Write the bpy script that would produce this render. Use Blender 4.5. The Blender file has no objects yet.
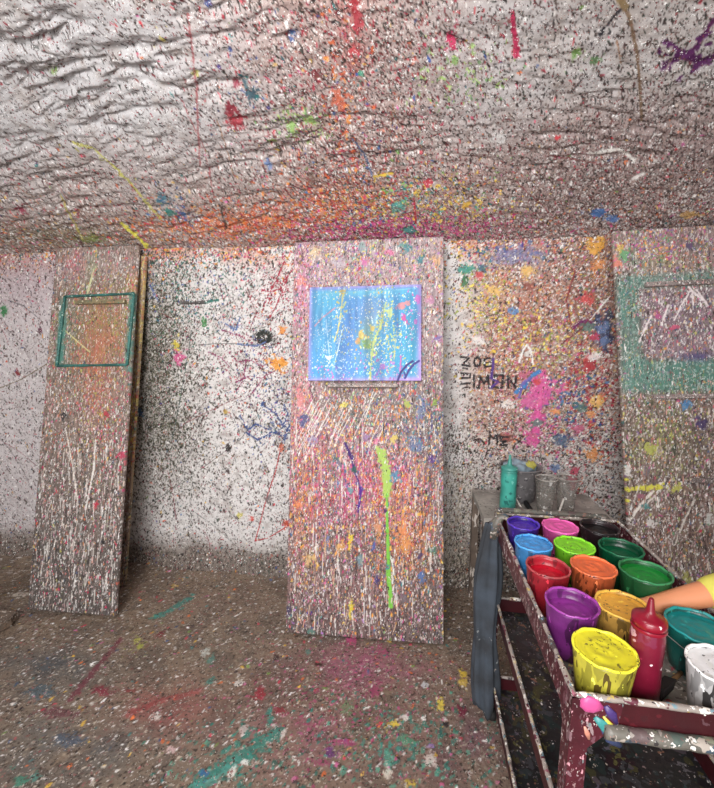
import bpy, bmesh, math, random
import numpy as np
from mathutils import Vector, Matrix
random.seed(7)
C = bpy.context.scene.collection
PI = math.pi

# ------------------------------------------------------------------ camera model
F_PX, PITCH, YAW, CAM_H = 400.0, math.radians(8), math.radians(7), 1.5
_F = np.array([-math.sin(YAW)*math.cos(PITCH), math.cos(YAW)*math.cos(PITCH), -math.sin(PITCH)])
_R = np.array([math.cos(YAW), math.sin(YAW), 0.0])
_U = np.cross(_R, _F)
_O = np.array([0, 0, CAM_H])
def ray(x, y): return _F + _R*(x-357)/F_PX + _U*(394-y)/F_PX
def at_z(x, y, z):
    d = ray(x, y); return _O + d*(z-CAM_H)/d[2]
def at_y(x, y, Y):
    d = ray(x, y); return _O + d*Y/d[1]
WALL_Y, CEIL_Z, SLOPE = 2.30, 2.01, math.radians(38)   # the sheeted ceiling slopes up from the wall towards the room

# ------------------------------------------------------------------ helpers
def srgb(c):
    c = np.asarray(c, float)/255.0
    return np.where(c <= 0.04045, c/12.92, ((c+0.055)/1.055)**2.4)
def lin(c): return tuple(float(v) for v in srgb(c)) + (1.0,)

def thing(name, label, cat, loc=(0, 0, 0), rot=(0, 0, 0), group=None):
    o = bpy.data.objects.new(name, None); C.objects.link(o)
    o.empty_display_size = 0.05
    o.location = loc; o.rotation_euler = rot
    o['label'] = label; o['category'] = cat
    if group: o['group'] = group
    return o
def tag(o, label, cat, group=None):
    o['label'] = label; o['category'] = cat
    if group: o['group'] = group
    return o
def obj(name, bm, mat, parent=None, smooth=True, loc=None):
    me = bpy.data.meshes.new(name)
    bmesh.ops.recalc_face_normals(bm, faces=bm.faces)
    bm.to_mesh(me); bm.free()
    if smooth:
        for p in me.polygons: p.use_smooth = True
    o = bpy.data.objects.new(name, me); C.objects.link(o)
    if mat: me.materials.append(mat)
    if parent: o.parent = parent
    if loc is not None: o.location = loc
    return o
def sharp(o, ang=40):
    m = o.modifiers.new('bevel', 'BEVEL'); m.width = 0.0015; m.segments = 2; m.limit_method = 'ANGLE'; m.angle_limit = math.radians(ang)
    return o
def box(bm, x0, x1, y0, y1, z0, z1):
    v = [bm.verts.new(p) for p in ((x0,y0,z0),(x1,y0,z0),(x1,y1,z0),(x0,y1,z0),(x0,y0,z1),(x1,y0,z1),(x1,y1,z1),(x0,y1,z1))]
    for f in ((0,3,2,1),(4,5,6,7),(0,1,5,4),(1,2,6,5),(2,3,7,6),(3,0,4,7)): bm.faces.new([v[i] for i in f])
def lathe(bm, prof, seg=40, cap_ends=False, wob=None):
    rings = []
    for k, (r, z) in enumerate(prof):
        if r < 1e-6:
            rings.append([bm.verts.new((0, 0, z))])
        else:
            rings.append([bm.verts.new((r*math.cos(2*PI*i/seg), r*math.sin(2*PI*i/seg), z + (wob(k, 2*PI*i/seg) if wob else 0))) for i in range(seg)])
    for a, b in zip(rings, rings[1:]):
        for i in range(seg):
            j = (i+1) % seg
            if len(a) == 1 and len(b) == 1: continue
            if len(a) == 1: bm.faces.new((a[0], b[i], b[j]))
            elif len(b) == 1: bm.faces.new((a[i], a[j], b[0]))
            else: bm.faces.new((a[i], a[j], b[j], b[i]))
    return rings
def tube(bm, pts, r, seg=10, cap=True):
    pts = [Vector(p) for p in pts]
    rr = r if isinstance(r, (list, tuple)) else [r]*len(pts)
    rings = []; up = Vector((0.13, 0.31, 0.94))
    if len(pts) > 1 and abs((pts[1]-pts[0]).normalized().dot(up)) > 0.95: up = Vector((1, 0.1, 0))
    for i, p in enumerate(pts):
        t = (pts[min(i+1, len(pts)-1)] - pts[max(i-1, 0)]).normalized()
        a = t.cross(up).normalized(); b = t.cross(a).normalized(); up = -b
        rings.append([bm.verts.new(p + (a*math.cos(2*PI*k/seg) + b*math.sin(2*PI*k/seg))*rr[i]) for k in range(seg)])
    for a, b in zip(rings, rings[1:]):
        for k in range(seg): bm.faces.new((a[k], a[(k+1) % seg], b[(k+1) % seg], b[k]))
    if cap:
        bm.faces.new(rings[0]); bm.faces.new(rings[-1])

# ------------------------------------------------------------------ materials
def base_mat(name):
    m = bpy.data.materials.new(name); m.use_nodes = True
    nt = m.node_tree; nt.nodes.clear()
    out = nt.nodes.new('ShaderNodeOutputMaterial'); bs = nt.nodes.new('ShaderNodeBsdfPrincipled')
    nt.links.new(bs.outputs[0], out.inputs[0])
    return m, nt, bs
def N(nt, typ, **kw):
    n = nt.nodes.new(typ)
    for k, v in kw.items(): setattr(n, k, v)
    return n
def math_node(nt, op, a, b=None):
    n = N(nt, 'ShaderNodeMath', operation=op)
    for i, v in enumerate((a, b)):
        if v is None: continue
        if hasattr(v, 'is_linked') or hasattr(v, 'links'): nt.links.new(v, n.inputs[i])
        else: n.inputs[i].default_value = v
    return n.outputs[0]
def mixc(nt, fac, a, b, blend='MIX'):
    n = N(nt, 'ShaderNodeMix', data_type='RGBA', blend_type=blend)
    for sock, v in ((n.inputs[0], fac), (n.inputs[6], a), (n.inputs[7], b)):
        if hasattr(v, 'links'): nt.links.new(v, sock)
        else: sock.default_value = v
    return n.outputs[2]
def ramp(nt, fac, stops, const=True):
    r = N(nt, 'ShaderNodeValToRGB'); cr = r.color_ramp
    cr.interpolation = 'CONSTANT' if const else 'LINEAR'
    while len(cr.elements) > 1: cr.elements.remove(cr.elements[-1])
    cr.elements[0].position = stops[0][0]; cr.elements[0].color = stops[0][1]
    for p, c in stops[1:]:
        e = cr.elements.new(p); e.color = c
    nt.links.new(fac, r.inputs[0]); return r.outputs[0]
def fleck_layer(nt, coord, col, scale, dens, size, pal, stretch=(1, 1, 1), warp=0.25, rot=(0, 0, 0)):
    """one layer of flung paint: cells of a warped Voronoi, each with a colour of its own, only some of them filled"""
    mp = N(nt, 'ShaderNodeMapping'); mp.inputs['Scale'].default_value = stretch; mp.inputs['Rotation'].default_value = rot
    nt.links.new(coord, mp.inputs[0])
    nz = N(nt, 'ShaderNodeTexNoise'); nz.inputs['Scale'].default_value = scale*1.3; nz.inputs['Detail'].default_value = 2
    nt.links.new(mp.outputs[0], nz.inputs['Vector'])
    va = N(nt, 'ShaderNodeVectorMath', operation='SUBTRACT'); nt.links.new(nz.outputs['Color'], va.inputs[0]); va.inputs[1].default_value = (.5, .5, .5)
    vm = N(nt, 'ShaderNodeVectorMath', operation='SCALE'); nt.links.new(va.outputs[0], vm.inputs[0]); vm.inputs['Scale'].default_value = warp*8/scale
    vs = N(nt, 'ShaderNodeVectorMath', operation='ADD'); nt.links.new(mp.outputs[0], vs.inputs[0]); nt.links.new(vm.outputs[0], vs.inputs[1])
    vo = N(nt, 'ShaderNodeTexVoronoi'); vo.inputs['Scale'].default_value = scale
    nt.links.new(vs.outputs[0], vo.inputs['Vector'])
    sp = N(nt, 'ShaderNodeSeparateColor'); nt.links.new(vo.outputs['Color'], sp.inputs[0])
    rad = math_node(nt, 'MULTIPLY', math_node(nt, 'ADD', sp.outputs[2], 0.35), size)
    m1 = math_node(nt, 'LESS_THAN', vo.outputs['Distance'], rad)
    m2 = math_node(nt, 'LESS_THAN', sp.outputs[1], dens)
    fac = math_node(nt, 'MULTIPLY', m1, m2)
    n = len(pal)
    pc = ramp(nt, sp.outputs[0], [(i/n, lin(c)) for i, c in enumerate(pal)])
    return mixc(nt, fac, col, pc), fac
def splat_mat(name, base, layers, rough=0.55, bump=0.3, vary=0.25, second=None, metallic=0.0, bump_scale=60):
    m, nt, bs = base_mat(name)
    tc = N(nt, 'ShaderNodeTexCoord').outputs['Object']
    nz = N(nt, 'ShaderNodeTexNoise'); nz.inputs['Scale'].default_value = 9; nz.inputs['Detail'].default_value = 6; nt.links.new(tc, nz.inputs['Vector'])
    b2 = second or tuple(v*(1-vary) for v in base)
    col = mixc(nt, ramp(nt, nz.outputs[0], [(.38, (0,0,0,1)), (.62, (1,1,1,1))], False), lin(base), lin(b2))
    for L in layers: col, _ = fleck_layer(nt, tc, col, **L)
    nt.links.new(col, bs.inputs['Base Color'])
    bs.inputs['Roughness'].default_value = rough; bs.inputs['Metallic'].default_value = metallic
    bn = N(nt, 'ShaderNodeTexNoise'); bn.inputs['Scale'].default_value = bump_scale; bn.inputs['Detail'].default_value = 4; nt.links.new(tc, bn.inputs['Vector'])
    bp = N(nt, 'ShaderNodeBump'); bp.inputs['Strength'].default_value = bump; bp.inputs['Distance'].default_value = 0.004
    nt.links.new(bn.outputs[0], bp.inputs['Height']); nt.links.new(bp.outputs[0], bs.inputs['Normal'])
    return m
def crust_mat(name, layers, rough=0.62, bump=0.5, bscale=150):
    """painted surface: broad paint colours from the surface's own colour layer, fine flecks on top"""
    m, nt, bs = base_mat(name)
    at = N(nt, 'ShaderNodeAttribute', attribute_name='paint')
    tc = N(nt, 'ShaderNodeTexCoord').outputs['Object']
    col = at.outputs['Color']; facs = []
    for L in layers:
        col, f = fleck_layer(nt, tc, col, **L)
    nt.links.new(col, bs.inputs['Base Color'])
    bs.inputs['Roughness'].default_value = rough; bs.inputs['Specular IOR Level'].default_value = .3
    bn = N(nt, 'ShaderNodeTexNoise'); bn.inputs['Scale'].default_value = bscale; bn.inputs['Detail'].default_value = 4; nt.links.new(tc, bn.inputs['Vector'])
    bp = N(nt, 'ShaderNodeBump'); bp.inputs['Strength'].default_value = bump; bp.inputs['Distance'].default_value = 0.004
    nt.links.new(bn.outputs[0], bp.inputs['Height']); nt.links.new(bp.outputs[0], bs.inputs['Normal'])
    return m
def plain_mat(name, c, rough=0.5, vary=0.12, scale=30, bump=0.1):
    return splat_mat(name, c, [], rough, bump, vary, bump_scale=scale)

# ------------------------------------------------------------------ the paint layer
def vnoise(X, Y, rng):
    x0, y0 = X.min(), Y.min(); X = X-x0; Y = Y-y0
    L = rng.random((int(Y.max())+3, int(X.max())+3))
    i = X.astype(int); j = Y.astype(int); fx = X-i; fy = Y-j
    fx = fx*fx*(3-2*fx); fy = fy*fy*(3-2*fy)
    return (L[j, i]*(1-fx)+L[j, i+1]*fx)*(1-fy) + (L[j+1, i]*(1-fx)+L[j+1, i+1]*fx)*fy
def fbm(X, Y, rng, oct=4, gain=.55):
    a, s, t = 1.0, 0, 0
    for k in range(oct):
        s = s + a*vnoise(X*2**k, Y*2**k, rng); t += a; a *= gain
    return s/t
class Paint:
    def __init__(s, x0, x1, y0, y1, res, base, seed):
        s.rng = np.random.default_rng(seed); s.res = res; s.x0, s.y0 = x0, y0
        s.nx = int(round((x1-x0)/res))+1; s.ny = int(round((y1-y0)/res))+1
        s.x1 = x0+(s.nx-1)*res; s.y1 = y0+(s.ny-1)*res
        s.X, s.Y = np.meshgrid(x0+np.arange(s.nx)*res, y0+np.arange(s.ny)*res)
        s.c = np.empty((s.ny, s.nx, 3)); s.c[:] = base; s.h = np.zeros((s.ny, s.nx))
    def noise(s, fx, fy=None, oct=4): return fbm(s.X*fx, s.Y*(fy or fx), s.rng, oct)
    def ell(s, cx, cy, rx, ry, p=2.0): return np.exp(-(np.abs((s.X-cx)/rx)**p + np.abs((s.Y-cy)/ry)**p))
    def boxm(s, x0, x1, y0, y1, soft):
        sm = lambda t: 1/(1+np.exp(-np.clip(t/soft*4, -40, 40)))
        return sm(s.X-x0)*sm(x1-s.X)*sm(s.Y-y0)*sm(y1-s.Y)
    def tint(s, col, mask, a=1.0):
        m = np.clip(mask*a, 0, 1)[..., None]; s.c = s.c*(1-m)+np.array(col, float)*m
    def blotch(s, cx, cy, rx, ry, col, a=.9, f=40, edge=.5):
        """a ragged blot of paint"""
        e = s.ell(cx, cy, rx, ry); i0 = max(int((cx-3*rx-s.x0)/s.res), 0); i1 = min(int((cx+3*rx-s.x0)/s.res)+1, s.nx)
        j0 = max(int((cy-3*ry-s.y0)/s.res), 0); j1 = min(int((cy+3*ry-s.y0)/s.res)+1, s.ny)
        if i1-i0 < 2 or j1-j0 < 2: return
        n = fbm(s.X[j0:j1, i0:i1]*f, s.Y[j0:j1, i0:i1]*f, s.rng, 3)
        n = .6*n+.4*fbm(s.X[j0:j1, i0:i1]*f*2.6, s.Y[j0:j1, i0:i1]*f*2.6, s.rng, 2); m = np.clip((e[j0:j1, i0:i1]*1.15+(n-.5)*2.4-edge)*4.5, 0, 1)*a*.92
        s.c[j0:j1, i0:i1] = s.c[j0:j1, i0:i1]*(1-m[..., None])+np.array(col, float)*m[..., None]
        s.h[j0:j1, i0:i1] += m*.0012
    def flecks(s, n, pal, size=(.004, .01), asp=(1.2, 3), ang=(0, 90), dens=None, alpha=(.75, 1.0), h=.001):
        """n flung drops: small ellipses, long side at the angle ang (degrees, mean and spread)"""
        rng = s.rng
        if dens is None: idx = rng.integers(0, s.nx*s.ny, n)
        else:
            cs = np.cumsum(np.clip(dens, 0, None).ravel()); idx = np.searchsorted(cs, rng.random(n)*cs[-1]); idx = np.minimum(idx, s.nx*s.ny-1)
        cols = np.array([p[:3] for p in pal], float); w = np.array([p[3] for p in pal], float)
        ci = rng.choice(len(pal), n, p=w/w.sum())
        K = int(math.ceil(size[1]*math.sqrt(asp[1])/s.res/2))+1
        off = np.arange(-K, K+1)
        CH = max(1, 3_000_000//(len(off)**2))
        for k in range(0, n, CH):
            id_ = idx[k:k+CH]; m = len(id_)
            jj, ii = np.divmod(id_, s.nx)
            sz = size[0]+(size[1]-size[0])*rng.random(m)**2.2; ap = rng.uniform(*asp, m)
            a = sz*np.sqrt(ap)/2; b = np.maximum(sz/np.sqrt(ap)/2, s.res*.42)
            th = np.radians(ang[0]+ang[1]*rng.uniform(-1, 1, m))
            fx = rng.uniform(-.5, .5, m); fy = rng.uniform(-.5, .5, m)
            dx = (off[None, None, :]-fx[:, None, None])*s.res; dy = (off[None, :, None]-fy[:, None, None])*s.res
            ct, st = np.cos(th)[:, None, None], np.sin(th)[:, None, None]
            q = ((dx*ct+dy*st)/a[:, None, None])**2+((-dx*st+dy*ct)/b[:, None, None])**2
            q = q*(1+.5*(rng.random(q.shape)-.5))
            sel = np.nonzero(q < 1)
            J = jj[sel[0]]+off[sel[1]]; I = ii[sel[0]]+off[sel[2]]
            ok = (J >= 0) & (J < s.ny) & (I >= 0) & (I < s.nx)
            J, I, f = J[ok], I[ok], sel[0][ok]
            al = rng.uniform(*alpha, m)[f][:, None]
            jit = (cols[ci[k:k+CH]]*rng.uniform(.85, 1.12, (m, 1)))[f]
            s.c[J, I] = s.c[J, I]*(1-al)+np.clip(jit, 0, 250)*al
            s.h[J, I] += h*rng.uniform(.3, 1, m)[f]
    def stroke(s, pts, w, col, a=1.0, rag=.4, drops=0, spread=.03, h=.0015):
        """a flung or brushed line of paint through pts; w = width in metres or (start, end)"""
        pts = np.array(pts, float)[:, :2]; ws = np.linspace(*(w if isinstance(w, tuple) else (w, w)), len(pts))
        pad = ws.max()+s.res*2
        i0 = max(int((pts[:, 0].min()-pad-s.x0)/s.res), 0); i1 = min(int((pts[:, 0].max()+pad-s.x0)/s.res)+2, s.nx)
        j0 = max(int((pts[:, 1].min()-pad-s.y0)/s.res), 0); j1 = min(int((pts[:, 1].max()+pad-s.y0)/s.res)+2, s.ny)
        if i1-i0 < 2 or j1-j0 < 2: return
        X, Y = s.X[j0:j1, i0:i1], s.Y[j0:j1, i0:i1]; best = np.full(X.shape, 9.0)
        for (p, q, wa, wb) in zip(pts, pts[1:], ws, ws[1:]):
            d = q-p; L = max(d@d, 1e-12); t = np.clip(((X-p[0])*d[0]+(Y-p[1])*d[1])/L, 0, 1)
            r = np.hypot(X-p[0]-t*d[0], Y-p[1]-t*d[1])/((wa+(wb-wa)*t)/2); best = np.minimum(best, r)
        n = fbm(X*90, Y*90, s.rng, 2)
        m = np.clip((1+rag*2*(n-.5)-best)*2.2+.3, 0, 1)*a
        s.c[j0:j1, i0:i1] = s.c[j0:j1, i0:i1]*(1-m[..., None])+np.array(col, float)*m[..., None]
        s.h[j0:j1, i0:i1] += m*h
        for k in range(drops):
            t = s.rng.random()*(len(pts)-1.001); i = int(t); p = pts[i]+(pts[i+1]-pts[i])*(t-i)+s.rng.normal(0, spread, 2)
            r = s.rng.uniform(.4, 1.0)*ws.mean()*.5
            s.stroke([p, p+s.rng.normal(0, r, 2)], (r*1.6, r), col, a, rag, 0, 0, h)
    def verts(s): return s.X, s.Y, s.h

def paint_attr(me, cols):
    at = me.attributes.new('paint', 'FLOAT_COLOR', 'POINT')
    buf = np.ones((len(me.vertices), 4), np.float32); buf[:, :3] = srgb(np.clip(cols, 0, 255)); at.data.foreach_set('color', buf.ravel())
def quads_mesh(name, co, quads, cols):
    me = bpy.data.meshes.new(name)
    me.vertices.add(len(co)); me.vertices.foreach_set('co', np.asarray(co, np.float32).ravel())
    q = np.asarray(quads, np.int32)
    me.loops.add(q.size); me.loops.foreach_set('vertex_index', q.ravel())
    me.polygons.add(len(q)); me.polygons.foreach_set('loop_start', np.arange(0, q.size, 4, dtype=np.int32))
    me.polygons.foreach_set('use_smooth', np.ones(len(q), bool))
    me.update(calc_edges=True); me.validate()
    paint_attr(me, cols)
    return me
def grid_quads(nx, ny, flip=False, off=0):
    i, j = np.meshgrid(np.arange(nx-1), np.arange(ny-1)); a = (j*nx+i).ravel()+off
    q = np.stack([a, a+1, a+nx+1, a+nx], 1)
    return q[:, ::-1] if flip else q
def sheet(name, P, to3d, mat, flip, pad):
    """open sheet of the setting: the painted field plus a coarse margin of the same paint"""
    l, r, d, u = [int(math.ceil(v/.018)) for v in pad]
    ix = np.concatenate([-np.arange(l, 0, -1), np.zeros(P.nx, int), np.arange(1, r+1)])
    iy = np.concatenate([-np.arange(d, 0, -1), np.zeros(P.ny, int), np.arange(1, u+1)])
    gx = np.concatenate([P.x0-np.arange(l, 0, -1)*.018, P.X[0], P.x1+np.arange(1, r+1)*.018])
    gy = np.concatenate([P.y0-np.arange(d, 0, -1)*.018, P.Y[:, 0], P.y1+np.arange(1, u+1)*.018])
    k = int(.018/P.res)
    sx = np.concatenate([np.arange(l, 0, -1)*k % (P.nx-1), np.arange(P.nx), P.nx-1-(np.arange(1, r+1)*k % (P.nx-1))])
    sy = np.concatenate([np.arange(d, 0, -1)*k % (P.ny-1), np.arange(P.ny), P.ny-1-(np.arange(1, u+1)*k % (P.ny-1))])
    X, Y = np.meshgrid(gx, gy); cols = P.c[np.ix_(sy, sx)]; h = P.h[np.ix_(sy, sx)]
    co = np.stack(to3d(X, Y, h), -1).reshape(-1, 3)
    me = quads_mesh(name, co, grid_quads(len(gx), len(gy), flip), cols.reshape(-1, 3))
    me.materials.append(mat); o = bpy.data.objects.new(name, me); C.objects.link(o); o['kind'] = 'structure'
    return o
def slab(name, P, thick, mat, parent, back=(95, 82, 74)):
    """board or canvas: painted face towards -Y (x right, y up), real thickness, edges and back"""
    nx, ny = P.nx, P.ny
    face = np.stack([P.X, -P.h, P.Y], -1).reshape(-1, 3)
    ring = np.concatenate([np.arange(nx), (np.arange(1, ny))*nx+nx-1, (ny-1)*nx+np.arange(nx-2, -1, -1), np.arange(ny-2, 0, -1)*nx])
    n0 = nx*ny; rb = face[ring].copy(); rb[:, 1] = thick; m = len(ring)
    bx = rb.copy(); co = np.concatenate([face, rb]); cols = np.concatenate([P.c.reshape(-1, 3), P.c.reshape(-1, 3)[ring]*.5+np.array(back)*.5])
    k = np.arange(m); side = np.stack([ring, n0+k, n0+(k+1) % m, ring[(k+1) % m]], 1)
    c4 = [0, nx-1, nx+ny-2, 2*nx+ny-3]
    bk = np.array([[n0+c4[0], n0+c4[3], n0+c4[2], n0+c4[1]]])
    # the back is one n-gon's worth of strips: fan of quads between opposite edges
    bot = n0+np.arange(nx); top = n0+np.arange(nx+ny-2, 2*nx+ny-2)[::-1]
    strips = np.stack([bot[:-1], top[:-1], top[1:], bot[1:]], 1)
    me = quads_mesh(name, co, np.concatenate([grid_quads(nx, ny), side, strips]), cols)
    me.materials.append(mat); o = bpy.data.objects.new(name, me); C.objects.link(o); o.parent = parent
    return o

# palettes: r, g, b, weight
DARK = [(38, 33, 32, 4), (58, 46, 44, 3), (70, 40, 40, 2), (48, 56, 48, 2), (90, 74, 68, 2)]
OLIVE = [(52, 52, 40, 3), (78, 78, 58, 2), (36, 40, 34, 2), (96, 92, 70, 1)]
CONF = [(232, 228, 224, 7), (200, 70, 90, 3), (225, 120, 70, 3), (220, 180, 80, 2), (70, 90, 130, 2), (60, 120, 120, 1.5), (205, 110, 160, 2), (60, 50, 54, 3), (120, 90, 80, 3), (120, 150, 80, 1)]
WARM = [(205, 110, 80, 3), (215, 140, 120, 3), (190, 80, 90, 2), (220, 180, 110, 2), (235, 225, 220, 4), (110, 70, 66, 4), (70, 50, 50, 3)]
WHITES = [(238, 235, 232, 4), (214, 210, 206, 3), (190, 184, 180, 2)]
REDS = [(150, 34, 52, 3), (190, 60, 70, 2), (110, 30, 40, 2), (200, 80, 110, 1)]
BLUES = [(60, 84, 140, 3), (80, 120, 170, 2), (74, 60, 130, 2), (50, 110, 120, 2)]

# ------------------------------------------------------------------ materials of the painted surfaces
M_wall = crust_mat('painted_sheet', [dict(scale=110, dens=.13, size=.45, pal=[(60,48,46), (84,66,62), (236,234,230), (120,70,72), (225,222,218)], stretch=(1,1,.7)),
                                     dict(scale=240, dens=.14, size=.45, pal=[(50,42,40), (240,238,236), (170,90,90), (100,90,84)])], bump=.5, bscale=120)
M_ceil = crust_mat('painted_ceiling_sheet', [dict(scale=150, dens=.20, size=.42, pal=[(56,46,44), (80,60,58), (232,230,228), (130,60,66)], stretch=(.8,1,1), rot=(0,0,.5)),
                                     dict(scale=300, dens=.2, size=.45, pal=[(48,40,38), (236,234,232), (150,100,90)])], bump=.5, bscale=140)
M_floor = crust_mat('painted_floor', [dict(scale=110, dens=.28, size=.45, pal=[(80,68,62), (120,108,100), (170,160,152), (64,54,50), (140,100,96)]),
                                      dict(scale=240, dens=.25, size=.45, pal=[(190,184,176), (66,56,52), (130,116,104), (104,80,76)])], rough=.5, bump=.6, bscale=110)
M_board = crust_mat('painted_board', [dict(scale=110, dens=.17, size=.45, pal=[(228,224,220), (70,58,58), (196,150,140), (110,96,92), (214,196,180)], stretch=(1,1,.32)),
                                      dict(scale=260, dens=.18, size=.45, pal=[(236,232,228), (58,50,50), (170,130,126)], stretch=(1,1,.4))], bump=.7, bscale=160)
M_canvas = crust_mat('painted_canvas', [dict(scale=170, dens=.10, size=.34, pal=[(240,244,246), (150,210,230), (236,226,150)])], bump=.15, bscale=300)

# ------------------------------------------------------------------ wall
W = Paint(-2.9, 1.9, 0.0, 2.06, .005, (226, 222, 220), 11)
def wp(x, y): p = at_y(x, y, WALL_Y); return (p[0], p[2])
def wl(*pts): return [wp(*p) for p in pts]
def wr(x, y, rx, ry): p = wp(x, y); k = 2.45/F_PX; return p[0], p[1], rx*k, ry*k
W.tint((200, 195, 194), W.noise(3), .6); W.tint((170, 162, 158), np.clip(W.noise(22)-.52, 0, 1)*5, .55); W.tint((186, 176, 178), 1/(1+np.exp((W.X+1.95)/.12)), .55)
px_ = lambda x, y: wp(x, y)
xr0 = wp(462, 400)[0]
right = 1/(1+np.exp(-(W.X-xr0-.06)/.035))
top_band = np.exp(-((2.03-W.Y)/.10)**2)
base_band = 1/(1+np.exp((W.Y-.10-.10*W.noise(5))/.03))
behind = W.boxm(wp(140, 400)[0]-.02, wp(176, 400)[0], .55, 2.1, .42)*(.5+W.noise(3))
# right hand part: a deep mix of warm colours
W.tint((170, 138, 124), right*np.clip(W.Y-.75, 0, .35)/.35, .92)
W.tint((182, 172, 166), right*np.clip(.95-W.Y, 0, .3)/.3, .75)
W.tint((176, 112, 92), right*W.ell(*wr(520, 330, 50, 80))*(W.noise(7) > .42), .6)
W.tint((206, 150, 118), right*W.ell(*wr(500, 290, 40, 30))*(W.noise(9) > .5), .5)
W.tint((150, 130, 140), right*W.ell(*wr(505, 255, 60, 14))*(W.noise(7) > .4), .7)
W.tint((124, 84, 70), right*W.ell(*wr(592, 290, 24, 60))*(W.noise(7) > .42), .65)
W.tint((176, 170, 166), W.ell(*wr(595, 470, 40, 80)), .7)
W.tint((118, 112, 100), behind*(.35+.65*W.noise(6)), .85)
W.tint((196, 128, 104), top_band*(W.noise(4, 9) > .45), .55)
W.tint((150, 120, 130), W.ell(*wr(25, 275, 60, 40)), .35)
W.tint((112, 100, 88), W.ell(*wr(462, 585, 26, 60)), .85)
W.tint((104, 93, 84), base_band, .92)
# flecks
den = .5+.9*W.noise(4)+1.4*top_band+1.2*behind+.9*np.exp(-((W.X-wp(290,400)[0])/.22)**2)
W.flecks(15000, DARK, (.004, .016), (1.5, 5), (112, 42), den, (.75, 1)); W.flecks(9000, DARK+[(150,140,136,6)], (.003, .008), (1.5, 4), (105, 50), den, (.6, 1))
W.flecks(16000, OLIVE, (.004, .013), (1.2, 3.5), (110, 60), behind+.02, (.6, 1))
W.flecks(2600, REDS, (.004, .012), (1.2, 4), (60, 60), W.ell(*wr(276, 320, 34, 80))+.5*W.ell(*wr(240, 350, 40, 60))+.10, (.75, 1))
W.flecks(1500, BLUES, (.004, .013), (1, 3), (0, 90), W.ell(*wr(268, 400, 34, 50))+.4*W.ell(*wr(215, 290, 60, 40))+.6*W.ell(*wr(165, 265, 20, 10))+.04, (.75, 1))
W.flecks(1000, [(40,110,104,3), (70,140,120,1), (60,100,70,1)], (.004, .012), (1, 3), (0, 90), W.ell(*wr(190, 280, 50, 50))+.2*top_band, (.75, 1))
W.flecks(3200, CONF, (.004, .014), (1, 3), (0, 90), top_band+.05*W.noise(6), (.75, 1))
W.flecks(2000, [(196,96,70,3), (214,150,60,3), (190,70,110,2), (230,190,90,1)], (.005, .016), (1, 3), (0, 90), top_band*(W.noise(4) > .45)+.02, (.8, 1))
conf = right*np.clip((W.Y-.7)/.3, .12, 1)
W.flecks(21000, CONF+WARM, (.003, .0155), (1, 3), (0, 90), conf, (.5, .92)); W.flecks(9000, [(150,124,110,3), (176,150,136,3), (120,96,88,2), (206,190,180,2)], (.003, .011), (1, 3), (0, 90), conf, (.5, .9))
W.flecks(5000, WHITES, (.003, .011), (1, 3), (30, 90), conf, (.8, 1))
W.flecks(9000, DARK, (.004, .012), (1.6, 5), (140, 30), right*W.boxm(wp(455,500)[0], 2.2, .05, 1.05, .2)+.1*right, (.75, 1))
W.flecks(2500, WHITES, (.004, .012), (1.2, 4), (140, 40), right*W.boxm(wp(555,500)[0], 2.2, .05, 1.2, .2), (.8, 1))
W.flecks(420, [(150,30,50,2), (190,60,80,1), (160,70,70,1)], (.006, .02), (1, 2.5), (0, 90), W.ell(*wr(592, 400, 22, 50)), (.75, 1))
W.flecks(330, BLUES, (.006, .02), (1, 2.5), (0, 90), W.ell(*wr(562, 405, 26, 26))+W.ell(*wr(505, 250, 30, 8)), (.75, 1))
W.flecks(700, [(224,190,70,1), (236,214,110,1), (150,170,70,1)], (.005, .016), (1, 2.5), (0, 90), W.ell(*wr(540, 340, 40, 24))+W.ell(*wr(480,300,26,30)), (.8, 1))
strip = W.boxm(wp(446,400)[0], wp(476,400)[0], .0, 1.0, .08)
W.flecks(1300, DARK+OLIVE, (.004, .012), (3, 8), (100, 20), strip, (.6, 1))
W.flecks(1500, [(196,188,176,2), (170,158,140,2)], (.004, .012), (4, 10), (90, 10), strip*(W.Y < .75), (.6, 1))
W.flecks(5000, DARK+[(150,138,126,3), (190,182,172,2)], (.004, .012), (1, 3), (0, 90), base_band, (.7, 1))
# long thin flings
for k in range(46):
    x, y = W.rng.uniform(-2.7, .3), W.rng.uniform(.2, 1.9); a = W.rng.normal(1.05, .5)*W.rng.choice([1, -1]); L = W.rng.uniform(.1, .5)
    pts = [(x+L*t*math.cos(a)+.02*math.sin(3*t), y+L*t*math.sin(a)-.12*L*t*t) for t in np.linspace(0, 1, 8)]
    W.stroke(pts, (.005, .003), [(60,50,50), (90,70,70), (130,50,60), (80,84,80)][k % 4], .8, .8)
# single marks the photograph shows
def ws(pts, w, col, **k):
    if k.get('rag', .4) >= .8 and k.get('drops', 0) >= 6:      # flung lines break up into threads and spatter
        k['drops'] = k['drops']*5; k['spread'] = .035; k['rag'] = 1.3; w = (w[0]*.62, w[1]*.8) if isinstance(w, tuple) else w*.6
    W.stroke(wl(*pts), w, col, **k)
ws([(181,302), (192,303), (206,302)], .020, (84,80,78), rag=.2); ws([(206,302), (218,300)], .016, (52,110,100), drops=5)
ws([(181,304), (206,304)], .007, (44,40,40), rag=.1)
W.blotch(*wr(176,346,4,6), (212,190,60)); W.blotch(*wr(179,357,6,7), (206,90,140)); W.blotch(*wr(277,364,9,9), (232,150,50)); W.blotch(*wr(282,331,5,4), (226,140,60))
for a in range(22):
    t = a*2*PI/22*1.0; x, y = 264+6*math.cos(t), 337+5*math.sin(t); W.blotch(*wr(x, y, 2.2, 2.2), (40, 44, 40), f=120, edge=.35)
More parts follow.
